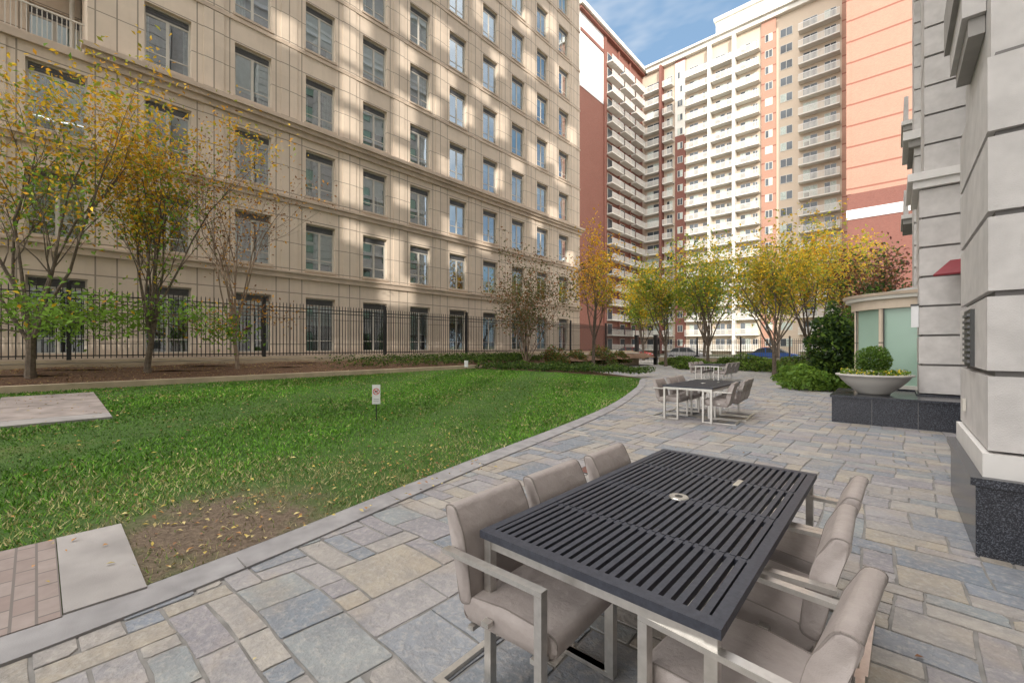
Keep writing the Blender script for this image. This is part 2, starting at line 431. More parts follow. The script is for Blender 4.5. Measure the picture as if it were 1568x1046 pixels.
mb = MB()
mb.box(-15.30, -15.03, -12, 14.2, .2, .68, 'curb')
yb = np.linspace(-12, 36, 60); prof = [(-15.3, .62), (-15.9, .86), (-16.5, .95), (-17.0, 1.0)]
for a, b_ in zip(yb[:-1], yb[1:]):
    for (x0, z0), (x1, z1) in zip(prof[:-1], prof[1:]):
        n0 = .03 * math.sin(a * 2.1 + x0 * 3); n1 = .03 * math.sin(b_ * 2.1 + x0 * 3)
        mb.poly([(x1, a, z1 + n0), (x0, a, z0 + n0), (x0, b_, z0 + n1), (x1, b_, z1 + n1)], 'mulch')
mb.box(-17.25, -17.0, -12, 36, .3, 1.1, 'curb')
mb.poly([(-19.4, -12, 1.12), (-17.25, -12, 1.12), (-17.25, 36, 1.12), (-19.4, 36, 1.12)], 'pavement')
mb.box(-17.78, -17.45, -12, 36, 1.1, 1.2, 'curb')
mb.box(-15.3, -15.03, 14.2, 20.0, .0, .60, 'curb')
mb.box(-16.9, -15.31, 19.9, 20.15, .0, .66, 'curb')
mb.build('raised_planting_bed')
mb = MB()
mb.box(-16.98, -16.75, 20.2, 35.4, -.02, .95, 'curb'); mb.box(-17.0, -16.7, 20.2, 35.4, .951, 1.03, 'concrete_light')
mb.build('retaining_wall')
mb = MB()
mb.box(-15.2, .7, 35.9, 36.15, -.02, .62, 'curb'); mb.box(-15.25, .7, 35.85, 36.2, .621, .70, 'concrete_light')
mb.build('garden_wall')
mb = MB(); mb.poly([(-60,36.2,.0),(40,36.2,.0),(40,47,.0),(-60,47,.0)], 'pavement'); mb.build('sidewalk')
mb = MB(); mb.poly([(-120,47.15,-.04),(120,47.15,-.04),(120,62,-.04),(-120,62,-.04)], 'asphalt')
x = -118
while x < 118: mb.poly([(x,54.4,-.035),(x+3,54.4,-.035),(x+3,54.55,-.035),(x,54.55,-.035)], 'yellow_line'); x += 7
mb.build('street')
mb = MB(); mb.box(-120, 120, 47.0, 47.15, -.05, .09, 'concrete_light'); mb.box(-120, 120, 62, 62.15, -.05, .09, 'concrete_light'); mb.build('street_kerb')

# ------------------------------------------------------------------ LEFT BUILDING
LB = empty('beige_office_building')
XF = -19.4
wall, win, trim = MB(), MB(), MB()
rows_all = [(1.35, 3.75), (5.0, 7.05), (8.25, 10.3)] + [(11.5 + 3.25 * i, 13.6 + 3.25 * i) for i in range(7)]
WH = .665
def window(win, xf, yc, zb, zt, rr):
    y0, y1 = yc - WH, yc + WH; fx = xf - .16
    hd = .30
    t = .05
    win.box(fx-.05, fx, y0, y0+t, zb, zt, 'frame'); win.box(fx-.05, fx, y1-t, y1, zb, zt, 'frame')
    win.box(fx-.05, fx, y0+t, y1-t, zb, zb+t, 'frame'); win.box(fx-.05, fx, y0+t, y1-t, zt-t, zt, 'frame')
    win.box(fx-.045, fx-.005, y0+t, y1-t, zt-hd-.04, zt-hd, 'frame')
    for i in range(5):
        zz = zt - hd + .01 + i * .046
        win.box(fx-.04, fx-.012+.01*(i % 2), y0+t, y1-t, zz, zz+.034, 'louver')
    win.box(fx-.045, fx-.005, yc-.03, yc+.03, zb+t, zt-hd-.04, 'frame')
    gx = fx - .03
    win.poly([(gx, y0+t, zb+t), (gx, yc-.03, zb+t), (gx, yc-.03, zt-hd-.04), (gx, y0+t, zt-hd-.04)], 'glass')
    win.poly([(gx, yc+.03, zb+t), (gx, y1-t, zb+t), (gx, y1-t, zt-hd-.04), (gx, yc+.03, zt-hd-.04)], 'glass')
    for (ya, yb_) in ((y0+t, yc-.03), (yc+.03, y1-t)):
        win.box(fx-.042, fx-.012, ya, ya+.02, zb+t, zt-hd-.04, 'frame'); win.box(fx-.042, fx-.012, yb_-.02, yb_, zb+t, zt-hd-.04, 'frame')
        win.box(fx-.042, fx-.012, ya+.02, yb_-.02, zb+t+.42, zb+t+.455, 'frame')
        win.box(fx-.042, fx-.012, ya+.02, yb_-.02, zt-hd-.06, zt-hd-.04, 'frame')
    bx = xf - .5
    win.poly([(xf-1.1, y0-.4, zb-.3), (xf-1.1, y1+.4, zb-.3), (xf-1.1, y1+.4, zt+.3), (xf-1.1, y0-.4, zt+.3)], 'interior')
    r = rr.random()
    if r < .5:
        zz = zt - hd - rr.uniform(.25, 1.5); bx2 = xf - .30; win.box(bx2, bx2+.02, y0+.02, y1-.02, max(zb, zz), zt, 'blind')
    if r > .3 and rr.random() < .7:
        wd = rr.uniform(.15, .5)
        for q in range(int(wd / .06)):
            win.box(bx+.06+.03*(q % 2), bx+.09+.03*(q % 2), y0+q*.06, y0+q*.06+.055, zb, zt, 'curtain')
    if rr.random() < .5:
        wd = rr.uniform(.15, .5)
        for q in range(int(wd / .06)):
            win.box(bx+.06+.03*(q % 2), bx+.09+.03*(q % 2), y1-q*.06-.055, y1-q*.06, zb, zt, 'curtain')
def facade(xf, ycs, rows, Y0, Y1, Z0, Z1, depth=.35):
    rr = random.Random(int(xf * 10))
    edges = [Y0] + [v for c in ycs for v in (c - WH, c + WH)] + [Y1]
    for i in range(0, len(edges), 2):
        wall.box(xf - depth, xf, edges[i], edges[i + 1], Z0, Z1, 'precast')
    for c in ycs:
        z = Z0
        for zb, zt in rows:
            wall.box(xf - depth, xf, c - WH, c + WH, z, zb, 'precast'); z = zt
            window(win, xf, c, zb, zt, rr)
            trim.box(xf - .1, xf + .05, c - WH - .06, c + WH + .06, zb - .09, zb + .003, 'precast_trim')
        wall.box(xf - depth, xf, c - WH, c + WH, z, Z1, 'precast')
ycs = [PY0 + PP * k for k in range(0, 10)]
ycl = [PY0 + PP * k for k in range(-5, 10)]
facade(XF, ycl, rows_all[:3], -12, 30.0, .9, 11.0)
facade(XF, ycs, rows_all[3:], 1.1, 30.0, 11.0, 36.0)
facade(-22.4, [PY0 + PP * k for k in range(-5, 0)], rows_all[3:], -12, 1.09, 11.0, 36)
wall.box(-22.05, -19.76, 1.1, 1.45, 11.0, 36, 'precast')
wall.box(-33, -19.76, 29.65, 30.0, .9, 36, 'precast'); wall.box(-33, -19.76, -12, -11.65, .9, 10.9, 'precast')
wall.box(-33, -22.8, -12, -11.65, 10.9, 36, 'precast')
wall.box(-33, -32.7, -11.6, 29.6, .9, 36, 'precast')
wall.box(-33, -19.8, 1.5, 29.6, 35.6, 35.95, 'roof'); wall.box(-33, -22.8, -11.6, 1.4, 35.6, 35.94, 'roof')
wall.box(-22.39, -19.41, -11.9, 1.09, 10.7, 10.99, 'roof')
for i in range(11):
    z = 4.3 + 3.25 * i
    if z < 10: wall.box(-32.6, -20.55, -11.6, 29.6, z, z + .2, 'interior')
    elif z < 35: wall.box(-32.6, -20.55, 1.5, 29.6, z, z + .2, 'interior')
def belt(z0, z1, pr, Y0, k='precast_trim', xf=XF): trim.box(xf + .002, xf + pr, Y0, 30.0 + pr, z0, z1, k)
belt(4.52, 4.74, .09, -12); belt(4.74, 4.82, .14, -12)
belt(7.72, 7.92, .09, -12); belt(7.92, 8.02, .16, -12)
belt(10.72, 10.95, .12, -12); belt(10.95, 11.12, .24, 1.02); belt(11.12, 11.28, .34, .95)
for i in range(1, 7):
    z = 11.5 + 3.25 * i; belt(z - .30, z - .16, .045, 1.1)
trim.box(XF + .002, XF + .14, -12, 30, .9, 1.3, 'precast_trim')
for k in range(-5, 10):
    yc = PY0 + PP * k + PP / 2
    if yc > 29.6: continue
    trim.box(XF + .002, XF + .03, yc - .33, yc + .33, 4.83, 7.71, 'precast')
    trim.box(XF + .002, XF + .03, yc - .33, yc + .33, 8.03, 10.71, 'precast')
    if k >= 0: 
        for i in range(0, 7):
            z = 11.5 + 3.25 * i; trim.box(XF + .002, XF + .03, yc - .33, yc + .33, z - .14 if i else 11.3, z + 2.93, 'precast')
for i in range(8):
    z = 11.3 + 3.25 * i
    trim.box(-22.38, -20.4, -3.4, 1.08, z, z + .22, 'precast_trim')
    trim.box(-20.46, -20.41, -3.4, 1.08, z + 1.12, z + 1.17, 'frame')
    y = -3.3
    while y < 1.05: trim.box(-20.445, -20.425, y, y + .02, z + .22, z + 1.12, 'frame'); y += .11
trim.cyl(-21.9, .85, 11.3, 36, .07, .07, 'frame', 10)
wall.build('walls', LB); win.build('windows', LB); trim.build('trim_and_sills', LB)

# ------------------------------------------------------------------ RIGHT BUILDING (near)
RB = empty('limestone_apartment_building')
st = MB()
def coursed(x0, x1, y0, y1, z0, n, h=.61, g=.045, k='limestone', rec=.045):
    z = z0
    for i in range(n):
        j1 = rnd.uniform(-.003, .003)
        st.box(x0 + j1, x1, y0 + j1, y1, z + g / 2, z + h - g / 2, k)
        st.box(x0 + rec, x1 - rec, y0 + rec, y1 - rec, z + h - g / 2, z + h + g / 2, 'joint')
        z += h
st.box(.46, 4.0, 4.80, 6.75, -.02, .54, 'granite')
st.box(.43, 4.0, 4.77, 6.77, .541, .60, 'granite')
st.box(.50, 4.0, 4.84, 6.72, .601, .78, 'limestone_clean')
coursed(.53, 4.0, 4.87, 6.70, .78, 5)
coursed(.56, 4.0, 5.0, 6.60, .78 + .61 * 5, 36)
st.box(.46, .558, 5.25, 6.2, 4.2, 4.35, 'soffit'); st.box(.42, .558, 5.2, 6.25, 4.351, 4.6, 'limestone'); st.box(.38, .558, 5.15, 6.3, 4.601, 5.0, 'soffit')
st.box(.50, .529, 5.55, 6.0, 1.42, 1.93, 'darkframe')
for i in range(9): st.box(.485, .50, 5.58, 5.97, 1.45 + i * .052, 1.475 + i * .052, 'louver')
st.box(.505, .529, 6.2, 6.28, .95, 1.07, 'frame')
st.box(1.10, 4, 6.76, 12.29, 0, 28, 'limestone')
st.box(1.06, 1.10, 6.76, 12.29, 0, .56, 'granite')
st.box(.34, 1.8, 12.31, 14.1, -.02, .60, 'granite')
coursed(.38, 1.9, 12.34, 14.0, .60, 7)
st.box(.28, 1.9, 12.24, 14.1, 4.872, 5.02, 'limestone_clean'); st.box(.20, 1.9, 12.16, 14.2, 5.021, 5.18, 'limestone_clean')
coursed(.46, 1.9, 12.42, 14.0, 5.19, 36)
st.box(1.30, 15, 6.78, 30, -.02, 30, 'limestone')
for k in range(2, 12):
    st.box(1.18, 1.30, 14.12, 30.05, k * 2.9 + .3 - 1, k * 2.9 + .62 - 1, 'limestone_clean')
for yc in (16.8, 19.6, 22.4, 25.2, 28.0):
    for k in range(0, 9):
        z = 1.6 + k * 2.9 if k else 1.0
        st.box(1.27, 1.299, yc - .7, yc + .7, z, z + 1.9, 'darkframe'); st.poly([(1.262, yc-.64, z+.06), (1.262, yc+.64, z+.06), (1.262, yc+.64, z+1.84), (1.262, yc-.64, z+1.84)], 'kioskglass')
coursed(.42, 1.9, 17.2, 19.0, .0, 46, h=.65)
for zc in (7.4, 13.4, 19.4):
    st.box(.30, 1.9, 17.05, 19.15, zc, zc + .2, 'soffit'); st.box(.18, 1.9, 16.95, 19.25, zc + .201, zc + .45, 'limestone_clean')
st.cyl(1.25, 15.6, 13.0, 13.2, 1.45, 1.5, 'joint', 28, math.pi / 2, 3 * math.pi / 2)
st.cyl(1.25, 15.6, 13.201, 14.3, 1.42, 1.42, 'limestone', 28, math.pi / 2, 3 * math.pi / 2)
for zc in (9.2, 5.9):
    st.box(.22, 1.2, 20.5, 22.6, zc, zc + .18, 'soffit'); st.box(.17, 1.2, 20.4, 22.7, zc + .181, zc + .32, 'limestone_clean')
    st.box(.24, .36, 20.5, 22.6, zc + .321, zc + 1.2, 'limestone')
st.beam((.78, 11.4, 2.95), (1.06, 12.1, 3.30), .5, .035, 'terracotta')
st.box(.26, .375, 12.45, 12.62, 2.0, 2.45, 'white'); st.box(.25, .378, 12.44, 12.63, 2.451, 2.49, 'darkframe')
st.box(3.3, 15, -45, 4.79, -.02, 16.9, 'concrete_light')  # unseen block, added to keep direct sun off the courtyard
for k in range(1, 6): st.box(3.2, 3.3, -45, 4.6, k * 2.9, k * 2.9 + .3, 'limestone_clean')
st.build('stonework', RB)
OFFY, OFFZ = -(22.4) * (.8 / .6), 22.4 / .6 * math.tan(R(EL))
holes = [(10.5,17.6,.9,1.3),(10.1,15.9,.7,1.4),(10.2,14.0,.8,1.5),(10.0,12.2,.9,.9),(10.2,9.3,.9,1.7),(10.3,7.0,.8,.9),(10.0,20.5,1.0,1.4),
 (13.5,18.8,1.0,1.2),(13.3,16.9,.8,1.3),(13.2,13.8,.9,2.2),(13.0,11.6,.8,.9),(13.1,9.5,.9,1.0),(12.3,6.2,1.1,2.0),(12.2,4.4,.8,1.3),(13.2,4.5,.7,1.4),(14.1,6.9,.8,.9),
 (14.9,15.1,1.0,.9),(16.0,16.8,1.0,1.6),(17.5,15.7,1.0,1.1),(16.2,8.4,.8,1.2),(16.7,6.8,.9,1.2),(15.8,19.5,1.2,1.4),(16.0,12.0,.8,.9),
 (20.3,20.1,1.1,1.3),(20.6,16.2,1.0,1.8),(18.8,17.6,1.1,1.0),(20.2,12.6,.9,1.2),(19.0,8.0,.8,1.0),(18.9,22.5,1.1,1.3),
 (24.1,19.1,1.2,1.5),(23.6,21.6,1.2,1.5),(24.4,10.1,.9,1.3),(24.1,15.3,1.0,1.4),(22.2,14.0,1.0,.9),
 (26.2,16.2,1.1,1.5),(27.3,14.8,1.1,1.4),(27.3,22.5,1.2,1.6),(26.4,11.5,1.,1.2),(26.0,26.0,1.2,1.5),(28.9,18.5,1.0,1.4),
 (7.2,15.0,.7,1.2),(7.0,19.0,.8,1.4),(23.0,24.5,1.1,1.4),(28.6,8.5,1.,1.3)]  # one hole per light patch, standing in for window reflections on the left facade
hs = [(y + OFFY - wd * .5 - .20, y + OFFY + wd * .5 + .20, z + OFFZ - h * .5 - .05, z + OFFZ + h * .5 + .05) for y, z, wd, h in holes]
yl = sorted(set([-48., 6.6] + [v for h in hs for v in h[:2]])); zl = sorted(set([16.88, 52.0] + [v for h in hs for v in h[2:]]))
sc = MB(); vi = {}
def gv(y, z):
    if (y, z) not in vi: vi[(y, z)] = len(sc.v); sc.v.append((3.0, y, z))
    return vi[(y, z)]
for a, b_ in zip(yl[:-1], yl[1:]):
    for c, d in zip(zl[:-1], zl[1:]):
        my, mz = (a + b_) / 2, (c + d) / 2
        if any(h[0] < my < h[1] and h[2] < mz < h[3] for h in hs): continue
        sc.f.append((gv(a, c), gv(b_, c), gv(b_, d), gv(a, d))); sc.m.append(sc.mi('limestone_clean'))
scr = sc.build('added_light_patch_screen', RB); md = scr.modifiers.new('sol', 'SOLIDIFY'); md.thickness = .06  # unseen screen, added to throw sunlit patches on the left facade
tw = MB(); tw.box(6, 9, 0, 34, 30.01, 80, 'concrete_light')  # unseen slab, added to shade the far tower's left wing
for k in range(17): tw.box(5.8, 6, 0, 34, 31 + k * 2.9, 31.3 + k * 2.9, 'limestone_clean')
tw.build('added_shade_slab', RB)

mb = MB()
mb.box(-1.0, 1.09, 11.3, 12.28, -.02, .52, 'granite'); mb.box(-1.0, .33, 12.281, 13.2, -.02, .52, 'granite')
mb.box(-1.03, 1.09, 11.27, 12.28, .521, .57, 'granite'); mb.box(-1.03, .33, 12.281, 13.23, .521, .57, 'granite')
for x in (-.35, .33): mb.box(x, x + .006, 11.295, 11.3, 0, .52, 'joint')
mb.build('granite_planter_wall')
kk = empty('glass_entrance_vestibule'); mb = MB()
cx, cy, r = .55, 14.75, 1.4
mb.cyl(cx, cy, 0, .6, r, r, 'granite', 40)
mb.cyl(cx, cy, .6, 2.55, r - .06, r - .06, 'kioskglass', 10, R(18), R(378), False)
for a in range(10):
    an = R(18) + 2 * math.pi * a / 10
    mb.cyl(cx + (r - .04) * math.cos(an), cy + (r - .04) * math.sin(an), .6, 2.55, .045, .045, 'precast', 8)
    mb.cyl(cx + (r - .015) * math.cos(an+.06), cy + (r - .015) * math.sin(an+.06), .6, 2.55, .012, .012, 'darkframe', 6)
mb.cyl(cx, cy, .601, .68, r, r, 'cream', 40); mb.cyl(cx, cy, 2.5, 2.72, r + .03, r + .03, 'precast', 40)
mb.cyl(cx, cy, 2.721, 2.80, r + .14, r + .16, 'cream', 40); mb.cyl(cx, cy, 2.801, 2.87, r + .2, r + .22, 'precast_trim', 40)
mb.cyl(cx, cy, 2.871, 3.05, r * .9, r * .3, 'roof', 40)
mb.build('drum', kk)
mb = MB(); bx, by = -.34, 12.05
mb.lathe(bx, by, [(.0,.575),(.26,.575),(.30,.62),(.44,.74),(.56,.87),(.61,.95),(.66,.965),(.66,.995),(.60,1.0),(.55,.95),(.0,.93)], 'concrete_light', 40)
mb.build('bowl_planter', smooth=True)

# ------------------------------------------------------------------ FAR BUILDING
FB = empty('brick_apartment_tower')
fb, fr = MB(), MB(); FH = 2.9; YM = 89.0; NF = 21; ZT = 60.6
fb.box(-41.3, -5.7, YM, 106, 0, ZT, 'brick_cream')
fb.box(-60, -41.3, 64, 106, 0, ZT, 'brick_red')
fb.box(-60.2, -41.22, 63.9, 72, 47.5, ZT + .01, 'white')
for x0, x1, y0, y1 in ((-60.5, -40.6, 63.4, 106.5), ):
    fb.box(x0, x1, y0, y1, ZT + .02, ZT + .5, 'brick_red'); fb.box(x0 - .3, x1 + .4, y0 - .3, y1, ZT + .51, ZT + 1.3, 'cream')
fb.box(-40.1, -5.6, YM - .8, 106, ZT + .02, ZT + .9, 'cream'); fb.box(-40.1, -5.6, YM - 1.3, 106, ZT + .91, ZT + 1.3, 'cream')
fb.box(-27, -6, YM + 3, 104, ZT + 1.31, ZT + 6.5, 'cream'); fb.box(-27.3, -6, YM + 2.6, 104, ZT + 6.51, ZT + 7.2, 'cream')
fb.box(-41.21, -41.1, 63.9, 72, 57.2, 57.8, 'brick_red')
fb.box(-34.0, -31.9, YM - .35, YM - .01, 0, ZT, 'brick_red_y'); fb.box(-18.2, -15.9, YM - .35, YM - .01, 0, ZT, 'brick_salmon')
fb.box(-34.0, -31.9, YM - .40, YM - .351, 45, ZT - .5, 'cream'); fb.box(-6.5, -5.7, YM - .35, YM - .01, 0, ZT, 'brick_salmon')
for xx in (-36.7, -27, -22.6, ): fb.box(xx - .25, xx + .25, YM - 1.5, YM - .01, 0, ZT, 'cream' if xx > -35 else 'brick_red_y')
rr = random.Random(3)
M['fglass'] = simple('far_window_glass', (.07, .085, .10), .08, .5, .3)
def fwin(x0, x1, z0, z1, y=YM, white=True):
    fr.box(x0, x1, y - .05, y - .01, z0, z1, 'frame' if white else 'darkframe')
    n = 2; w_ = (x1 - x0 - .08) / n
    for i in range(n):
        a = x0 + .08 + i * w_
        fr.poly([(a, y - .056, z0 + .08), (a + w_ - .08, y - .056, z0 + .08), (a + w_ - .08, y - .056, z1 - .08), (a, y - .056, z1 - .08)], 'fglass' if rr.random() < .7 else 'curtain')
def balc(x0, x1, z, y=YM, pr=1.4, solid='cream'):
    fr.box(x0, x1, y - pr, y - .01, z - .12, z + .10, 'cream')
    fr.box(x0, x1, y - pr - .03, y - pr + .03, z + 1.05, z + 1.12, 'white')
    x = x0
    while x < x1: fr.box(x, x + .08, y - pr - .015, y - pr + .015, z + .10, z + 1.05, solid); x += .17
    if rr.random() < .25: fr.box(x0 + .8, x0 + 1.5, y - 1.1, y - .6, z + .1, z + .9, 'darkframe')
for k in range(NF):
    z = .8 + k * FH
    if z + 2.6 > ZT: break
    for x0, x1 in ((-40.6, -37.1), (-36.3, -34.3)):
        fwin(x0 + .4, x1 - .3, z + .1, z + 2.3); balc(x0, x1, z)
    fwin(-33.5, -32.4, z + .8, z + 2.2, YM - .4 if z > 44 else YM - .35)
    for x0, x1 in ((-31.7, -27.3), (-26.7, -22.9), (-22.3, -18.4)):
        fwin(x0 + .5, x0 + 2.3, z + .1, z + 2.3); fwin(x1 - 1.3, x1 - .4, z + .9, z + 2.2); balc(x0, x1, z)
    fwin(-17.6, -16.4, z + .8, z + 2.2, YM - .35)
    fwin(-15.3, -13.4, z + .7, z + 2.2)
    for x0, x1 in ((-12.4, -6.7),):
        fwin(x0 + .5, x0 + 2.6, z + .1, z + 2.3); fwin(x1 - 2.2, x1 - .5, z + .1, z + 2.3); balc(x0, x1, z)
    for y0, y1 in ((73.0, 77.6), (78.2, 82.4), (83.0, 87.2)):
        fr.box(-41.28, -41.22, y0 + .5, y0 + 2.4, z + .1, z + 2.3, 'frame')
        fr.poly([(-41.21, y0 + .6, z + .2), (-41.21, y0 + 2.3, z + .2), (-41.21, y0 + 2.3, z + 2.2), (-41.21, y0 + .6, z + 2.2)], 'fglass')
        fr.box(-41.28, -39.9, y0, y1, z - .12, z + .10, 'cream'); fr.box(-39.93, -39.87, y0, y1, z + 1.05, z + 1.12, 'white')
        y = y0
        while y < y1: fr.box(-39.92, -39.89, y, y + .07, z + .10, z + 1.05, 'cream'); y += .17
fb.box(-41.29, -41.0, 72.1, 72.9, 0, ZT, 'brick_red'); fb.box(-41.29, -41.0, 77.65, 78.15, 0, ZT, 'brick_red'); fb.box(-41.29, -41.0, 82.45, 82.95, 0, ZT, 'brick_red')
fb.box(-41.6, -5.7, YM - .6, YM - .45, 13.2, 13.9, 'cream')
# a few green balcony planters high up
fr.box(-12.2, -9.0, YM - 1.5, YM - 1.2, 47.3 + .9, 47.3 + 1.6, 'kioskglass') if False else None
fb.build('walls', FB); fr.build('windows_and_balconies', FB)
FB2 = empty('banded_brick_tower'); f2 = MB()
f2.box(-4.9, 14, 75, 92, 22.5, 66, 'brick_salmon'); f2.box(-4.9, 14, 75, 92, 20.3, 22.5, 'brick_red_y')
f2.box(-5.0, 14, 74.9, 92, 19.0, 20.3, 'white'); f2.box(-4.9, 14, 75, 92, 0, 19.0, 'brick_red_y')
f2.box(-5.3, 14, 74.6, 92.2, 66, 67, 'cream')
f2.box(-5.0, -4.5, 74.93, 74.99, 22.5, 66, 'brick_salmon')
f2.build('walls', FB2)

# ------------------------------------------------------------------ fences
def fence(name, p0, p1, zb, h, post_every=5.08, post0=0.0, spacing=.125):
    mb = MB(); p0 = Vector(p0); p1 = Vector(p1); d = (p1 - p0); Ln = d.length; d.normalize()
    z0 = zb
    def pt(s, z): q = p0 + d * s; return (q.x, q.y, z)
    mb.beam(pt(0, z0 + h - .20), pt(Ln, z0 + h - .20), .035, .035, 'iron'); mb.beam(pt(0, z0 + h - .34), pt(Ln, z0 + h - .34), .03, .03, 'iron')
    mb.beam(pt(0, z0 + .12), pt(Ln, z0 + .12), .035, .035, 'iron')
    s_ = 0
    while s_ < Ln:
        q = pt(s_, z0 + .04); t = pt(s_, z0 + h - .06)
        mb.beam(q, t, .023, .023, 'iron')
        i = len(mb.v); x, y, z = t
        mb.v += [(x-.012,y-.012,z),(x+.012,y-.012,z),(x+.012,y+.012,z),(x-.012,y+.012,z),(x,y,z+.07)]
        for a, b_ in ((0,1),(1,2),(2,3),(3,0)): mb.f.append((i+a, i+b_, i+4)); mb.m.append(0)
        s_ += spacing
    s_ = post0
    while s_ < Ln + .01:
        x, y, _ = pt(s_, 0)
        mb.box(x-.05, x+.05, y-.05, y+.05, z0, z0 + h + .10, 'iron'); mb.box(x-.07, x+.07, y-.07, y+.07, z0 + h + .101, z0 + h + .14, 'iron')
        mb.cyl(x, y, z0 + h + .141, z0 + h + .2, .04, .015, 'iron', 8)
        s_ += post_every
    return mb.build(name)
fence('iron_fence', (-17.6, -12, 0), (-17.6, 35.9, 0), 1.2, 2.1, 5.08, .62 + 12 - 5.08 * 2)
fence('iron_fence', (-15.2, 36.02, 0), (.7, 36.02, 0), .7, 1.45, 3.2, 0)
mb = MB()
for x in (-17.2, -15.45): mb.box(x-.14, x+.14, 35.75, 36.03, -.02, 2.5, 'iron'); mb.box(x-.18, x+.18, 35.71, 36.07, 2.501, 2.58, 'iron')
mb.beam((-17.0, 35.9, 2.25), (-15.6, 35.9, 2.25), .05, .05, 'iron')
for i in range(11): x = -17.0 + .13 * i; mb.beam((x, 35.9 + 0, .1), (x, 35.9, 2.25), .02, .02, 'iron')
mb.beam((-17.0, 35.9, .12), (-15.6, 35.9, .12), .05, .05, 'iron')
mb.build('iron_gate')

# ------------------------------------------------------------------ vegetation
def leafmesh(name, C, size, cols, parent=None, mat='leaf', flat=False, seed=1, aspect=.6):
    rg = np.random.default_rng(seed); n = len(C); C = np.asarray(C, float)
    sz = (np.asarray(size) * rg.uniform(.6, 1.35, n))[:, None]
    if flat:
        nrm = np.column_stack([rg.normal(0, .25, n), rg.normal(0, .25, n), np.ones(n)])
    else:
        nrm = rg.normal(0, 1, (n, 3)); nrm[:, 2] = np.abs(nrm[:, 2]) + .2
    nrm /= np.linalg.norm(nrm, axis=1)[:, None]
    a = rg.normal(0, 1, (n, 3)); a -= (a * nrm).sum(1)[:, None] * nrm; a /= np.linalg.norm(a, axis=1)[:, None]
    b_ = np.cross(nrm, a)
    fold = nrm * sz * .18
    V = np.empty((n, 4, 3)); V[:, 0] = C - a * sz * .6; V[:, 1] = C + b_ * sz * aspect * .5 + fold; V[:, 2] = C + a * sz * .6; V[:, 3] = C - b_ * sz * aspect * .5 + fold
    V = V.reshape(-1, 3)
    me = bpy.data.meshes.new(name); me.vertices.add(n * 4); me.vertices.foreach_set('co', V.ravel())
    me.loops.add(n * 4); me.loops.foreach_set('vertex_index', np.arange(n * 4)); me.polygons.add(n)
    me.polygons.foreach_set('loop_start', np.arange(0, n * 4, 4)); me.polygons.foreach_set('loop_total', np.full(n, 4))
    me.update(); me.materials.append(M[mat])
    ca = me.color_attributes.new('Col', 'FLOAT_COLOR', 'POINT')
    cc = np.repeat(np.column_stack([cols, np.ones(n)]), 4, axis=0); ca.data.foreach_set('color', cc.ravel())
    o = bpy.data.objects.new(name, me); scene.collection.objects.link(o)
    if parent: o.parent = parent
    return o
def pick(rg, n, palette, weights=None):
    p = np.array(palette); w_ = np.array(weights if weights else [1] * len(p), float); w_ /= w_.sum()
    return p[rg.choice(len(p), n, p=w_)]
def tube(mb, p0, p1, r0, r1, k, n=5):
    d = (p1 - p0)
    if d.length < 1e-5: return
    d.normalize(); up = Vector((0, 0, 1)) if abs(d.z) < .95 else Vector((1, 0, 0)); a = d.cross(up).normalized(); b_ = a.cross(d)
    i = len(mb.v)
    for p, r in ((p0, r0), (p1, r1)):
        for j in range(n):
            t = 2 * math.pi * j / n; mb.v.append(tuple(p + (a * math.cos(t) + b_ * math.sin(t)) * r))
    for j in range(n): mb.f.append((i+j, i+(j+1) % n, i+n+(j+1) % n, i+n+j)); mb.m.append(mb.mi(k))
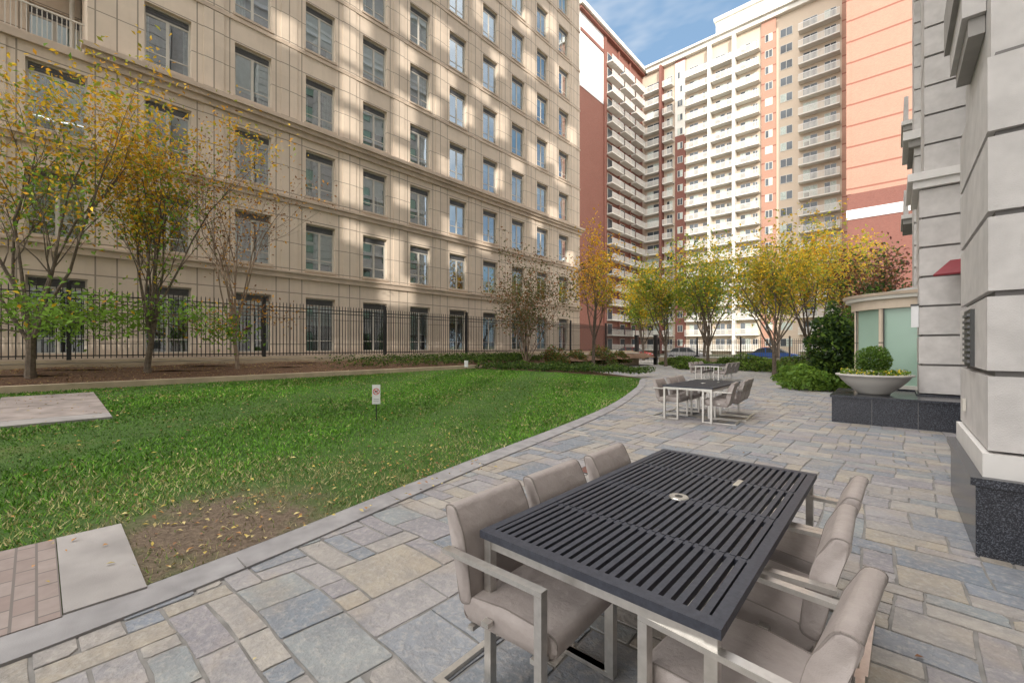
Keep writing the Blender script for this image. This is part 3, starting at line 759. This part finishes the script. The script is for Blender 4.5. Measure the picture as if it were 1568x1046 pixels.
def tree(name, loc, H, spread, seed, palfun, nleaf, lsize, trunk=.10, fork=.18, stems=6, bark='bark', up=.5, clump=.22, minz=.3, depth=3, skirt=0, skl=.26, cw=1.5):
    rr = random.Random(seed); rg = np.random.default_rng(seed); mb = MB(); tips = []
    base = Vector(loc)
    def branch(p, d, ln, r, dep, drop=0):
        ns = 5 if dep >= 2 else 3
        pts = [p]; dd = d.copy()
        for i in range(ns):
            dd = (dd + Vector((rr.gauss(0, .13), rr.gauss(0, .13), rr.gauss(0, .08) + (up * .13 if not drop else -.05)))).normalized()
            q = pts[-1] + dd * ln / ns; pts.append(q)
        for i in range(ns):
            ra = r * (1 - .75 * i / ns); rb = r * (1 - .75 * (i + 1) / ns)
            tube(mb, pts[i], pts[i+1], ra, rb, bark, 6 if dep >= 3 else (5 if dep == 2 else 3))
        if dep <= 1: 
            for q in pts[1:]: tips.append(q)
        if dep > 0:
            nc = {3: 7, 2: 6, 1: 4}.get(dep, 4)
            for c in range(nc):
                t = rr.uniform(.25, .98) if dep < 3 else rr.uniform(.3, .98)
                i = min(int(t * ns), ns - 1); q = pts[i].lerp(pts[i+1], t * ns - i)
                az = rr.uniform(0, 2 * math.pi); side = Vector((math.cos(az), math.sin(az), rr.uniform(-.1, .5)))
                nd = (dd * rr.uniform(.5, 1.0) + side * rr.uniform(.5, .95) * (spread + .35)).normalized()
                branch(q, nd, ln * rr.uniform(.32, .55), r * (1 - .6 * t) * .5, dep - 1, drop)
    fk = base + Vector((rr.uniform(-.1, .1), rr.uniform(-.1, .1), H * fork))
    tube(mb, base - Vector((0, 0, .1)), base + Vector((0, 0, .25)), trunk * 1.5, trunk * 1.05, bark, 8)
    tube(mb, base + Vector((0, 0, .25)), fk, trunk * 1.05, trunk * .85, bark, 8)
    for s_ in range(stems):
        az = 2 * math.pi * (s_ + rr.random() * .6) / stems; tilt = rr.uniform(.12, 1.0) * spread
        if s_ == 0: tilt = .03
        d = Vector((math.cos(az) * tilt, math.sin(az) * tilt, 1)).normalized()
        st0 = fk - Vector((0, 0, rr.uniform(0, H * fork * .35)))
        branch(st0, d, H * (1 - fork) * rr.uniform(.68, .9) * (1.05 if s_ == 0 else 1), trunk * .5, depth)
    for s_ in range(skirt):
        az = 2 * math.pi * (s_ + rr.random() * .6) / skirt
        d = Vector((math.cos(az), math.sin(az), rr.uniform(.0, .3))).normalized()
        branch(fk + Vector((0, 0, rr.uniform(0, H * .12))), d, H * skl, trunk * .22, 2, 1)
    root = empty(name, (0, 0, 0)) ; mb.build('trunk_and_limbs', root)
    T = np.array([tuple(t) for t in tips]); T = T[T[:, 2] > base.z + H * minz]
    if nleaf and len(T):
        w_ = rg.uniform(0, 1, len(T)) ** cw + .03
        if skirt: w_ *= np.where(T[:, 2] < base.z + H * .42, 2.0, .8)
        w_ /= w_.sum()
        C = T[rg.choice(len(T), nleaf, p=w_)] + rg.normal(0, clump, (nleaf, 3))
        h = (C[:, 2] - base.z) / H
        leafmesh('foliage', C, lsize, palfun(rg, C, h), root, seed=seed)
    return root
G1 = (.12, .20, .03); G2 = (.18, .29, .04); G3 = (.20, .36, .05); YG = (.38, .40, .05); YL = (.76, .50, .04); OR = (.70, .36, .04); BR = (.28, .13, .05); GD = (.05, .10, .025)
def pal_mix(lo, hi, sharp=1.0):
    def f(rg, C, h):
        n = len(C); a = pick(rg, n, lo); b_ = pick(rg, n, hi)
        k = h * 1.2 - .25 + .28 * np.sin(C[:, 0] * 2.1 + C[:, 1] * 1.7) + rg.normal(0, .18, n)
        k = (np.clip(k, 0, 1) > .5)[:, None]
        return np.clip(np.where(k, b_, a) * (.7 + .6 * rg.random(n)[:, None]), 0, .9)
    return f
tree('honey_locust_tree', (-15.9, -.1, .8), 7.5, .33, 11, pal_mix([G3, G3, G2], [YL, YG, OR, YL]), 6500, .105, .09, .14, 7, minz=.18, skirt=7)
tree('honey_locust_tree', (-15.9, 2.12, .82), 6.8, .25, 23, pal_mix([G3, G2, G3], [YL, YL, YG, OR]), 6500, .10, .075, .16, 7, minz=.16, skirt=8)
tree('bare_autumn_tree', (-15.9, 4.36, .84), 6.5, .24, 31, pal_mix([BR, OR], [BR, BR, OR]), 1900, .08, .06, .18, 8, bark='bark_pale', minz=.2, skirt=6)
tree('crape_myrtle_tree', (-15.2, 18.2, .3), 5.6, .75, 41, pal_mix([(.11,.13,.05), (.16,.17,.07), BR], [(.17,.16,.07), BR, (.13,.13,.05)]), 4800, .12, .07, .04, 9, bark='bark_pale', minz=.3, clump=.25)
tree('yellow_maple_tree', (-13.7, 22.7, .0), 7.6, .28, 52, pal_mix([YL, YG], [YL, OR]), 2600, .15, .10, .28, 6, minz=.35, cw=2)
tree('yellow_maple_tree', (-13.6, 33.5, .0), 8.0, .6, 61, pal_mix([G2, YG], [YG, YL, G2]), 3800, .19, .12, .25, 7, clump=.32, cw=2.5)
tree('yellow_maple_tree', (-10.2, 32.8, .0), 8.6, .55, 62, pal_mix([YG, G2], [YG, YL, G2]), 3600, .19, .12, .25, 7, clump=.32, cw=2.5)
tree('yellow_maple_tree', (-4.95, 27.2, .0), 7.4, .7, 63, pal_mix([YG, G2, YL], [YL, YG]), 4200, .15, .10, .25, 8, clump=.28, cw=2.5)
tree('yellow_maple_tree', (-4.2, 33.8, .0), 8.8, .6, 64, pal_mix([YG, YL], [YL, YG, OR]), 3600, .18, .12, .25, 7, clump=.32, cw=2.5)
tree('yellow_maple_tree', (-2.6, 39.5, .0), 9.1, .6, 65, pal_mix([G2, YG], [YG, YL]), 3800, .2, .12, .25, 7, clump=.35, cw=2.5)
tree('purple_plum_tree', (-.7, 33, .0), 6.2, .55, 66, pal_mix([BR, GD], [BR, (.15,.06,.05), GD]), 3200, .18, .1, .25, 6, clump=.35)
tree('street_tree', (-21, 45.5, 0), 8.6, .6, 67, pal_mix([G2, YG], [YG, YL]), 3200, .25, .14, .25, 6, clump=.4, cw=2.5)
tree('street_tree', (-14.5, 45.5, 0), 9.0, .6, 68, pal_mix([G1, YG], [YG, G2]), 3200, .25, .14, .25, 6, clump=.4, cw=2.5)
tree('street_tree', (-8, 45.5, 0), 9.0, .6, 69, pal_mix([YG, G2], [YG, YL]), 3200, .25, .14, .25, 6, clump=.4, cw=2.5)
def bush(name, loc, rx, ry, rz, n, size, pal, seed):
    rg = np.random.default_rng(seed)
    v_ = rg.normal(0, 1, (n, 3)); v_ /= np.linalg.norm(v_, axis=1)[:, None]; v_[:, 2] = np.abs(v_[:, 2]) if loc[2] < .6 and rz > .4 and name != 'boxwood_ball' else v_[:, 2]
    bumpy = 1 + .13 * np.sin(v_[:, 0] * 5 + seed) * np.cos(v_[:, 1] * 6) + (.1 * np.sin(v_[:, 2] * 9 + v_[:, 0] * 7) if name != 'boxwood_ball' else 0)
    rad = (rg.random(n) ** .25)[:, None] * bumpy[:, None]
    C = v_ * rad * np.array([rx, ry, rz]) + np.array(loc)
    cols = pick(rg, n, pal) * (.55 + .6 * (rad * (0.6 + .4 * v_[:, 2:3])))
    return leafmesh(name, C, size, np.clip(cols, 0.005, 1), seed=seed)
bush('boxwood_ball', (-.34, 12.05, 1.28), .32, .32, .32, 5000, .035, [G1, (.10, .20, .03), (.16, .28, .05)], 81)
rg = np.random.default_rng(5)
a = rg.uniform(0, 2*np.pi, 700); r_ = rg.uniform(.34, .6, 700)
leafmesh('trailing_flowers', np.column_stack([-.34 + r_*np.cos(a), 12.05 + r_*np.sin(a), 1.0 + rg.uniform(-.02, .10, 700)]), .05, pick(rg, 700, [G2, G1, (.75, .6, .05), (.7, .7, .55)], [4, 4, 2, 1]), seed=5)
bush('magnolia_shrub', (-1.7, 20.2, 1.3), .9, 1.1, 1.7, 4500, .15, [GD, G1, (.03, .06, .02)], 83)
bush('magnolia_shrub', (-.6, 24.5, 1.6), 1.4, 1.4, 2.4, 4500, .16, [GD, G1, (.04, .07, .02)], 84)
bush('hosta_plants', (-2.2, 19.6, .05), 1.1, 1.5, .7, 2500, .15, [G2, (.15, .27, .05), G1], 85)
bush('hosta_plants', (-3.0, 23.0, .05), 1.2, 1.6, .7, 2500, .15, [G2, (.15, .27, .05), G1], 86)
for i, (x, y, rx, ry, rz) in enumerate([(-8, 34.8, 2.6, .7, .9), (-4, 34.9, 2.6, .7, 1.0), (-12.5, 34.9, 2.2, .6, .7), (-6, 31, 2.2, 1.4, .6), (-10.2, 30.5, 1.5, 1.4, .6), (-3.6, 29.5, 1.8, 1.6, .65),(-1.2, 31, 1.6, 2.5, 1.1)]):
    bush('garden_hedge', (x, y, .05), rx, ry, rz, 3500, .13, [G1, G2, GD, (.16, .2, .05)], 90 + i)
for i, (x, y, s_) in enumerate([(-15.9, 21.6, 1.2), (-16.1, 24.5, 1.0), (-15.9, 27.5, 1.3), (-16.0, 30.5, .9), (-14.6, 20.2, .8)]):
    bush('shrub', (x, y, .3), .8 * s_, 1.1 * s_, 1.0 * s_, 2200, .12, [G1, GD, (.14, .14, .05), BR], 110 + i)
rg = np.random.default_rng(77); n = 26000
X = rg.uniform(-15, -6.6, n); Y = rg.uniform(13.6, 23.5, n)
fy = 14.0 + (X + 15) * (5.6 / 5.8); keep = (Y > fy + .05) & (Y < fy + 2.6 - np.maximum(0, X + 11) * .25) & (X < np.interp(Y, EY, EX))
X, Y = X[keep], Y[keep]; Z = .25 + rg.uniform(0, .28, len(X)) * (1 + .4 * np.sin(X * 3) * np.cos(Y * 2.3)) + np.clip((-9.5 - X) * .05, 0, .3)
leafmesh('groundcover', np.column_stack([X, Y, Z]), .12, pick(rg, len(X), [GD, G1, (.07, .13, .03), (.12, .17, .05)]), seed=78)
n = 9000; Y = rg.uniform(6, 20, n); X = rg.uniform(-16.9, -15.4, n); keep = rg.random(n) < np.clip((Y - 7) / 8, 0, 1) ; X, Y = X[keep], Y[keep]
leafmesh('groundcover', np.column_stack([X, Y, .75 + (-15.4 - X) * .2 + rg.uniform(0, .22, len(X))]), .09, pick(rg, len(X), [GD, G1, (.09, .15, .03)]), seed=79)
# grass
n = 640000; rg = np.random.default_rng(9)
X = rg.uniform(-15, -3.5, n); Y = rg.uniform(-3, 20, n)
ex = np.array([sm_edge(q) for q in np.linspace(-12, 19.8, 400)]); exf = np.interp(Y, np.linspace(-12, 19.8, 400), ex)
dist = np.hypot(X, Y)
bare = np.hypot(X + 4.25, (Y - 1.0)) + .3 * np.sin(X * 5) * np.cos(Y * 4.3) + .2 * np.sin(X * 13 + Y * 9)
pz = np.sin(X * 1.7 + 1.3 * np.sin(Y * 1.1)) * np.cos(Y * 1.3 + .8 * np.sin(X * 2.3)) + .4 * np.sin(X * 5.1 + Y * 3.7)
keep = (X < exf - .01) & (Y < 14.0 + (X + 15) * (5.6 / 5.8)) & (rg.random(n) < np.clip((4.2 / dist), 0, 1) ** 1.15) & ~((X > -4.92) & (Y < .49)) & ~((X > -14.15) & (X < -10.3) & (Y < .93))
keep &= rg.random(n) < np.clip((bare - .3) / 1.2, .10, 1)
near = np.clip(1 - (exf - X) / 1.8, 0, 1) * (Y < 5)
keep &= rg.random(n) > near * .25
X, Y, dist, pz, near, bare = X[keep], Y[keep], dist[keep], pz[keep], near[keep], bare[keep]; n = len(X)
f = (exf[keep] - X) / (exf[keep] + 15); Z = .02 + .5 * f
az = rg.uniform(0, 2*np.pi, n); wd = rg.uniform(.003, .006, n) * np.clip(dist / 4, 1, 4.5); ht = rg.uniform(.02, .05, n) * np.where(pz > .2, 1.1, .85)
V = np.empty((n, 3, 3)); dx, dy = np.cos(az) * wd, np.sin(az) * wd; ln = rg.normal(0, .7, (n, 2)) * ht[:, None]
V[:, 0] = np.column_stack([X - dx, Y - dy, Z - .005]); V[:, 1] = np.column_stack([X + dx, Y + dy, Z - .005]); V[:, 2] = np.column_stack([X + ln[:, 0], Y + ln[:, 1], Z + ht])
me = bpy.data.meshes.new('grass'); me.vertices.add(n*3); me.vertices.foreach_set('co', V.ravel()); me.loops.add(n*3); me.loops.foreach_set('vertex_index', np.arange(n*3))
me.polygons.add(n); me.polygons.foreach_set('loop_start', np.arange(0, n*3, 3)); me.polygons.foreach_set('loop_total', np.full(n, 3)); me.update(); me.materials.append(M['grass_blade'])
cols = pick(rg, n, [(.10, .24, .02), (.145, .31, .03), (.07, .18, .02)]); dry = pick(rg, n, [(.44, .38, .20), (.32, .32, .12)])
dp = np.clip(.05 + .14 * (pz > .55) + .45 * near + .45 * np.clip(2.6 - bare, 0, 1), 0, .8)
cols = np.where((rg.random(n) < dp)[:, None], dry, cols) * (1 + .22 * np.sin(X * .9 + 1.1 * np.sin(Y * .7)) + .1 * np.sin(X * 3.3 + Y * 2.1))[:, None]
ca = me.color_attributes.new('Col', 'FLOAT_COLOR', 'POINT'); ca.data.foreach_set('color', np.repeat(np.column_stack([cols, np.ones(n)]), 3, axis=0).ravel())
go = bpy.data.objects.new('grass', me); scene.collection.objects.link(go)
print('grass blades', n)
n = 2300; X = -15 + 11.2 * rg.random(n) ** 1.35; Y = rg.uniform(-3, 14, n); e_ = np.array([sm_edge(q) for q in Y]); k = X < e_ - .05; X, Y, e_ = X[k], Y[k], e_[k]
Z = .02 + .5 * (e_ - X) / (e_ + 15) + .035
n2 = 5000; X2 = rg.uniform(-17, -15.3, n2); Y2 = rg.uniform(-6, 14, n2); Z2 = np.interp(-X2, [15.3, 15.9, 16.5, 17.0], [.62, .86, .95, 1.0]) + .03 + .03 * np.sin(Y2 * 2.1 + X2 * 3)
n3 = 300; X3 = rg.uniform(-5.4, -3.75, n3); Y3 = rg.uniform(.52, 4, n3); Z3 = .03 + .5 * np.maximum(0, -3.8 - X3) / 11 + .015
n4 = 60; X4 = rg.uniform(-3.5, .3, n4); Y4 = rg.uniform(0, 16, n4); Z4 = np.full(n4, .012)
XX = np.concatenate([X, X2, X3, X4]); YY = np.concatenate([Y, Y2, Y3, Y4]); ZZ = np.concatenate([Z, Z2, Z3, Z4])
leafmesh('fallen_leaves', np.column_stack([XX, YY, ZZ]), .038, pick(rg, len(XX), [(.5, .38, .10), (.42, .22, .08), (.25, .12, .06), (.55, .45, .2)]), mat='litter', flat=True, seed=12)

# ------------------------------------------------------------------ furniture
def cushion(bm, prof, y0, y1, bev):
    vs0 = [bm.verts.new((x, y0, z)) for x, z in prof]; vs1 = [bm.verts.new((x, y1, z)) for x, z in prof]
    fs = [bm.faces.new(vs0), bm.faces.new(list(reversed(vs1)))]
    n = len(prof)
    for i in range(n):
        fs.append(bm.faces.new((vs0[(i+1) % n], vs0[i], vs1[i], vs1[(i+1) % n])))
    es = set()
    for f in fs[:2]:
        for e in f.edges: es.add(e)
    bmesh.ops.bevel(bm, geom=list(es), offset=bev, segments=4, profile=.55, affect='EDGES', clamp_overlap=True)
def chair_mesh():
    bm = bmesh.new()
    def rounded(pts, r, seg=4):
        out = []
        n = len(pts)
        for i in range(n):
            p = Vector(pts[i]); a = Vector(pts[i-1]); b_ = Vector(pts[(i+1) % n])
            ra = min(r, (a-p).length*.45, (b_-p).length*.45); s = p + (a-p).normalized()*ra; e = p + (b_-p).normalized()*ra
            for k in range(seg+1):
                t = k/seg; q = (1-t)**2*s + 2*t*(1-t)*p + t*t*e; out.append((q.x, q.y))
        return out
    seat = rounded([(.04,.345),(.56,.365),(.57,.465),(.30,.48),(.06,.45)], .045)
    back = rounded([(.03,.40),(.10,.42),(.078,.60),(.048,.73),(-.015,.85),(-.08,.84),(-.043,.73),(-.01,.60)], .03, 3)
    cushion(bm, seat, -.245, .245, .026)
    cushion(bm, back, -.25, .25, .024)
    bmesh.ops.recalc_face_normals(bm, faces=bm.faces)
    for f in bm.faces: f.smooth = True; f.material_index = 0
    me = bpy.data.meshes.new('patio_chair'); bm.to_mesh(me); bm.free()
    fb_ = MB()
    fb_.mi('steel'); fb_.mi('piping')
    for s in (-1, 1):
        y = s * .285
        fb_.box(.50, .535, y-.02, y+.02, .0, .64, 'steel')
        fb_.box(-.03, .535, y-.02, y+.02, .641, .662, 'steel')
        fb_.box(-.10, .50, y-.02, y+.02, .0, .022, 'steel')
        fb_.box(.20, .24, min(y, s*.25), max(y, s*.25), .39, .41, 'steel')
        fb_.box(.505, .53, min(y, s*.24), max(y, s*.24), .375, .395, 'steel')
        fb_.beam((-.01, y*.93, .65), (.0, s*.24, .65), .02, .02, 'steel')
        for prof in (seat, back):
            yy_ = s * (.2435 if prof is back else .2385)
            n = len(prof); cx_ = sum(p[0] for p in prof)/n; cz_ = sum(p[1] for p in prof)/n
            for i in range(n):
                a, b_ = prof[i], prof[(i+1) % n]
                if abs(a[0]-b_[0]) + abs(a[1]-b_[1]) < 1e-4: continue
                k_ = .985
                A = (cx_+(a[0]-cx_)*k_, yy_, cz_+(a[1]-cz_)*k_); B = (cx_+(b_[0]-cx_)*k_, yy_, cz_+(b_[1]-cz_)*k_)
                fb_.beam(A, B, .006, .006, 'piping')
    fb_.box(-.10, -.065, -.265, .265, .0005, .0215, 'steel'); fb_.box(.10, .13, -.265, .265, .325, .343, 'steel'); fb_.box(.45, .48, -.265, .265, .335, .355, 'steel')
    nv = len(me.vertices)
    allv = [tuple(v.co) for v in me.vertices] + fb_.v
    fcs = [tuple(p.vertices) for p in me.polygons]; nf = len(fcs)
    allf = fcs + [tuple(i + nv for i in f) for f in fb_.f]
    m2 = bpy.data.meshes.new('patio_chair'); m2.from_pydata(allv, [], allf)
    m2.materials.append(M['fabric']); m2.materials.append(M['steel']); m2.materials.append(M['piping'])
    m2.polygons.foreach_set('material_index', [0]*nf + [1 + q for q in fb_.m]); m2.polygons.foreach_set('use_smooth', [True]*nf + [False]*(len(allf)-nf))
    m2.update(); return m2
CH = chair_mesh()
def chair(x, y, rot):
    o = bpy.data.objects.new('patio_chair', CH); scene.collection.objects.link(o); o.location = (x, y, .004); o.rotation_euler = (0, 0, R(rot)); return o
def table_mesh(W=1.05, Ln=2.12, H=.74):
    mb = MB(); hw, hl = W/2, Ln/2; t = .034; bw = .055
    mb.box(-hw, hw, -hl, -hl+bw, H-t, H, 'slat'); mb.box(-hw, hw, hl-bw, hl, H-t, H, 'slat')
    mb.box(-hw, -hw+bw*.8, -hl+bw+.002, hl-bw-.002, H-t, H-.001, 'slat'); mb.box(hw-bw*.8, hw, -hl+bw+.002, hl-bw-.002, H-t, H-.001, 'slat')
    n = 23; inner = W - 2*bw*.8; p = inner / n
    for q in range(1, 4):
        y = -hl + Ln*q/4
        if q != 2: mb.box(-hw+bw*.8, hw-bw*.8, y-.02, y+.02, H-t, H-.006, 'slat')
    mb.box(-hw+bw*.8, hw-bw*.8, -.05, .05, H-t, H-.008, 'slat')
    for i in range(n):
        x = -hw + bw*.8 + p*(i+.5)
        for ya, yb_ in ((-hl+bw+.002, -hl+Ln/4-.004), (-hl+Ln/4+.004, -.004), (.004, hl-Ln/4-.004), (hl-Ln/4+.004, hl-bw-.002)):
            mb.box(x-p*.29, x+p*.29, ya, yb_, H-t*.8, H-.0015, 'slat')
    mb.cyl(0, 0, H-.004, H+.004, .055, .05, 'steel', 24); mb.cyl(0, 0, H+.004, H+.005, .022, .022, 'iron', 16)
    mb.box(.17, .20, .42, .56, H-.001, H+.003, 'steel')
    for y in (-hl+.02, hl-.055): mb.box(-hw+.02, hw-.02, y, y+.035, H-t-.045, H-t-.003, 'steel')
    for x in (-hw+.02, hw-.055): mb.box(x, x+.035, -hl+.056, hl-.056, H-t-.045, H-t-.004, 'steel')
    for x in (-hw+.015, hw-.055):
        for y in (-hl+.015, hl-.055): mb.box(x, x+.04, y, y+.04, .0, H-t-.002, 'steel')
    for y in (-.4, .4): mb.box(-hw+.056, hw-.056, y, y+.03, H-t-.04, H-t-.004, 'steel')
    o = mb.build('patio_table'); return o
t1 = table_mesh(); t1.location = (-.915, 2.44, .004)
for x, y in ((-3.3, 10.3), (-6.3, 21.2)):
    o = bpy.data.objects.new('patio_table', t1.data); scene.collection.objects.link(o); o.location = (x, y, .004)
for y, r_ in ((1.56, 2), (2.14, .5), (2.78, 2.5)): chair(-1.54, y, r_)
for x, y, r_ in ((-.11, 1.66, 175), (-.20, 2.34, 181), (-.19, 2.95, 179)): chair(x, y, r_)
for y, dx in ((9.65, 0), (10.35, .03), (11.0, -.03)): chair(-4.05 + dx, y, rnd.uniform(-6, 6)); chair(-2.5 + dx, y, 180 + rnd.uniform(-8, 8))
for y in (20.5, 21.2, 21.9): chair(-7.1, y, 4); chair(-5.5, y, 178)

zs = lawnz(-7.4, 4.35); e = empty('no_dogs_sign', (-7.4, 4.35, zs)); e.rotation_euler = (0, 0, R(55)); mb = MB()
mb.box(-.01, .01, .0, .006, -.05, .36, 'iron'); mb.box(-.075, .075, -.008, -.001, .33, .70, 'white')
mb.box(-.05, .05, -.0095, -.0082, .36, .363, 'iron'); mb.box(-.05, .05, -.0095, -.0082, .39, .395, 'iron'); mb.box(-.05, .05, -.0095, -.0082, .42, .426, 'iron')
M['signred'] = simple('sign_red', (.6, .03, .03), .5, .05)
for i in range(24):
    a = 2*math.pi*i/24; b_ = 2*math.pi*(i+1)/24
    mb.poly([(.05*math.cos(a), -.0105, .57+.05*math.sin(a)), (.062*math.cos(a), -.0105, .57+.062*math.sin(a)), (.062*math.cos(b_), -.0105, .57+.062*math.sin(b_)), (.05*math.cos(b_), -.0105, .57+.05*math.sin(b_))], 'signred')
mb.beam((-.037, -.0108, .607), (.037, -.0108, .533), .003, .011, 'signred')
mb.box(-.028, .02, -.0100, -.0084, .56, .585, 'iron'); mb.box(.0205, .032, -.0100, -.0084, .575, .60, 'iron'); mb.box(-.026, -.02, -.0100, -.0084, .535, .559, 'iron'); mb.box(.01, .016, -.0100, -.0084, .535, .559, 'iron')
mb.build('sign_board', e)
mb = MB(); z0 = lawnz(-14.8, 13.3); mb.box(-14.92, -14.68, 13.3, 13.33, z0 + .12, z0 + .42, 'white'); mb.box(-14.81, -14.79, 13.31, 13.32, z0 - .05, z0 + .12, 'iron'); mb.build('garden_sign')
mb = MB(); mb.box(-3.05, -2.6, 4.6, 4.95, .0, .012, 'darkframe'); 
for i in range(6): mb.box(-3.03, -2.62, 4.62 + i*.054, 4.645 + i*.054, .012, .016, 'brick_red')
mb.build('drain_grate')

M['carblue'] = simple('car_paint_blue', (.03, .10, .35), .25, .03); M['carred'] = simple('car_paint_red', (.45, .03, .03), .25, .03); M['carsilver'] = simple('car_paint_silver', (.5, .5, .52), .25, .03)
M['tyre'] = simple('tyre', (.02, .02, .02), .8, .1)
def car(x, y, paint):
    mb = MB(); 
    body = [(-2.2,.35),(-2.25,.7),(-2.1,.92),(-1.2,.98),(1.1,.98),(2.0,.82),(2.25,.6),(2.2,.35)]
    cab = [(-1.7,.97),(-1.2,1.38),(-.3,1.48),(.5,1.42),(1.25,.97)]
    for prof, w_, k in ((body, .88, paint), (cab, .72, 'fglass')):
        n = len(prof); a = [(px, -w_, pz) for px, pz in prof]; b_ = [(px, w_, pz) for px, pz in prof]
        mb.poly(a, k); mb.poly(list(reversed(b_)), k)
        for i in range(n): mb.poly([a[(i+1) % n], a[i], b_[i], b_[(i+1) % n]], k)
    mb.box(-1.0, .4, -.68, .68, 1.44, 1.50, paint)
    for sx in (-.55, .3): mb.box(sx-.04, sx+.04, -.74, .74, .98, 1.42, paint)
    for wx in (-1.4, 1.4):
        for s in (-1, 1):
            i = len(mb.v); n = 18
            for yy_ in (s*.70, s*.9):
                for j in range(n): an = 2*math.pi*j/n; mb.v.append((wx+.33*math.cos(an), yy_, .33+.33*math.sin(an)))
            for j in range(n): mb.f.append((i+j, i+(j+1) % n, i+n+(j+1) % n, i+n+j)); mb.m.append(mb.mi('tyre'))
            mb.f.append(tuple(i+n+j for j in range(n))); mb.m.append(mb.mi('tyre'))
            mb.box(wx-.15, wx+.15, s*.901, s*.91, .18, .48, 'carsilver')
    mb.box(2.2, 2.27, -.7, -.4, .6, .72, 'white'); mb.box(2.2, 2.27, .4, .7, .6, .72, 'white')
    o = mb.build('parked_car'); o.location = (x, y, -.035); return o
car(-9.0, 49, 'carblue'); car(-3.0, 49, 'carsilver'); car(-24, 49, 'carred'); car(-17.5, 49, 'carsilver')
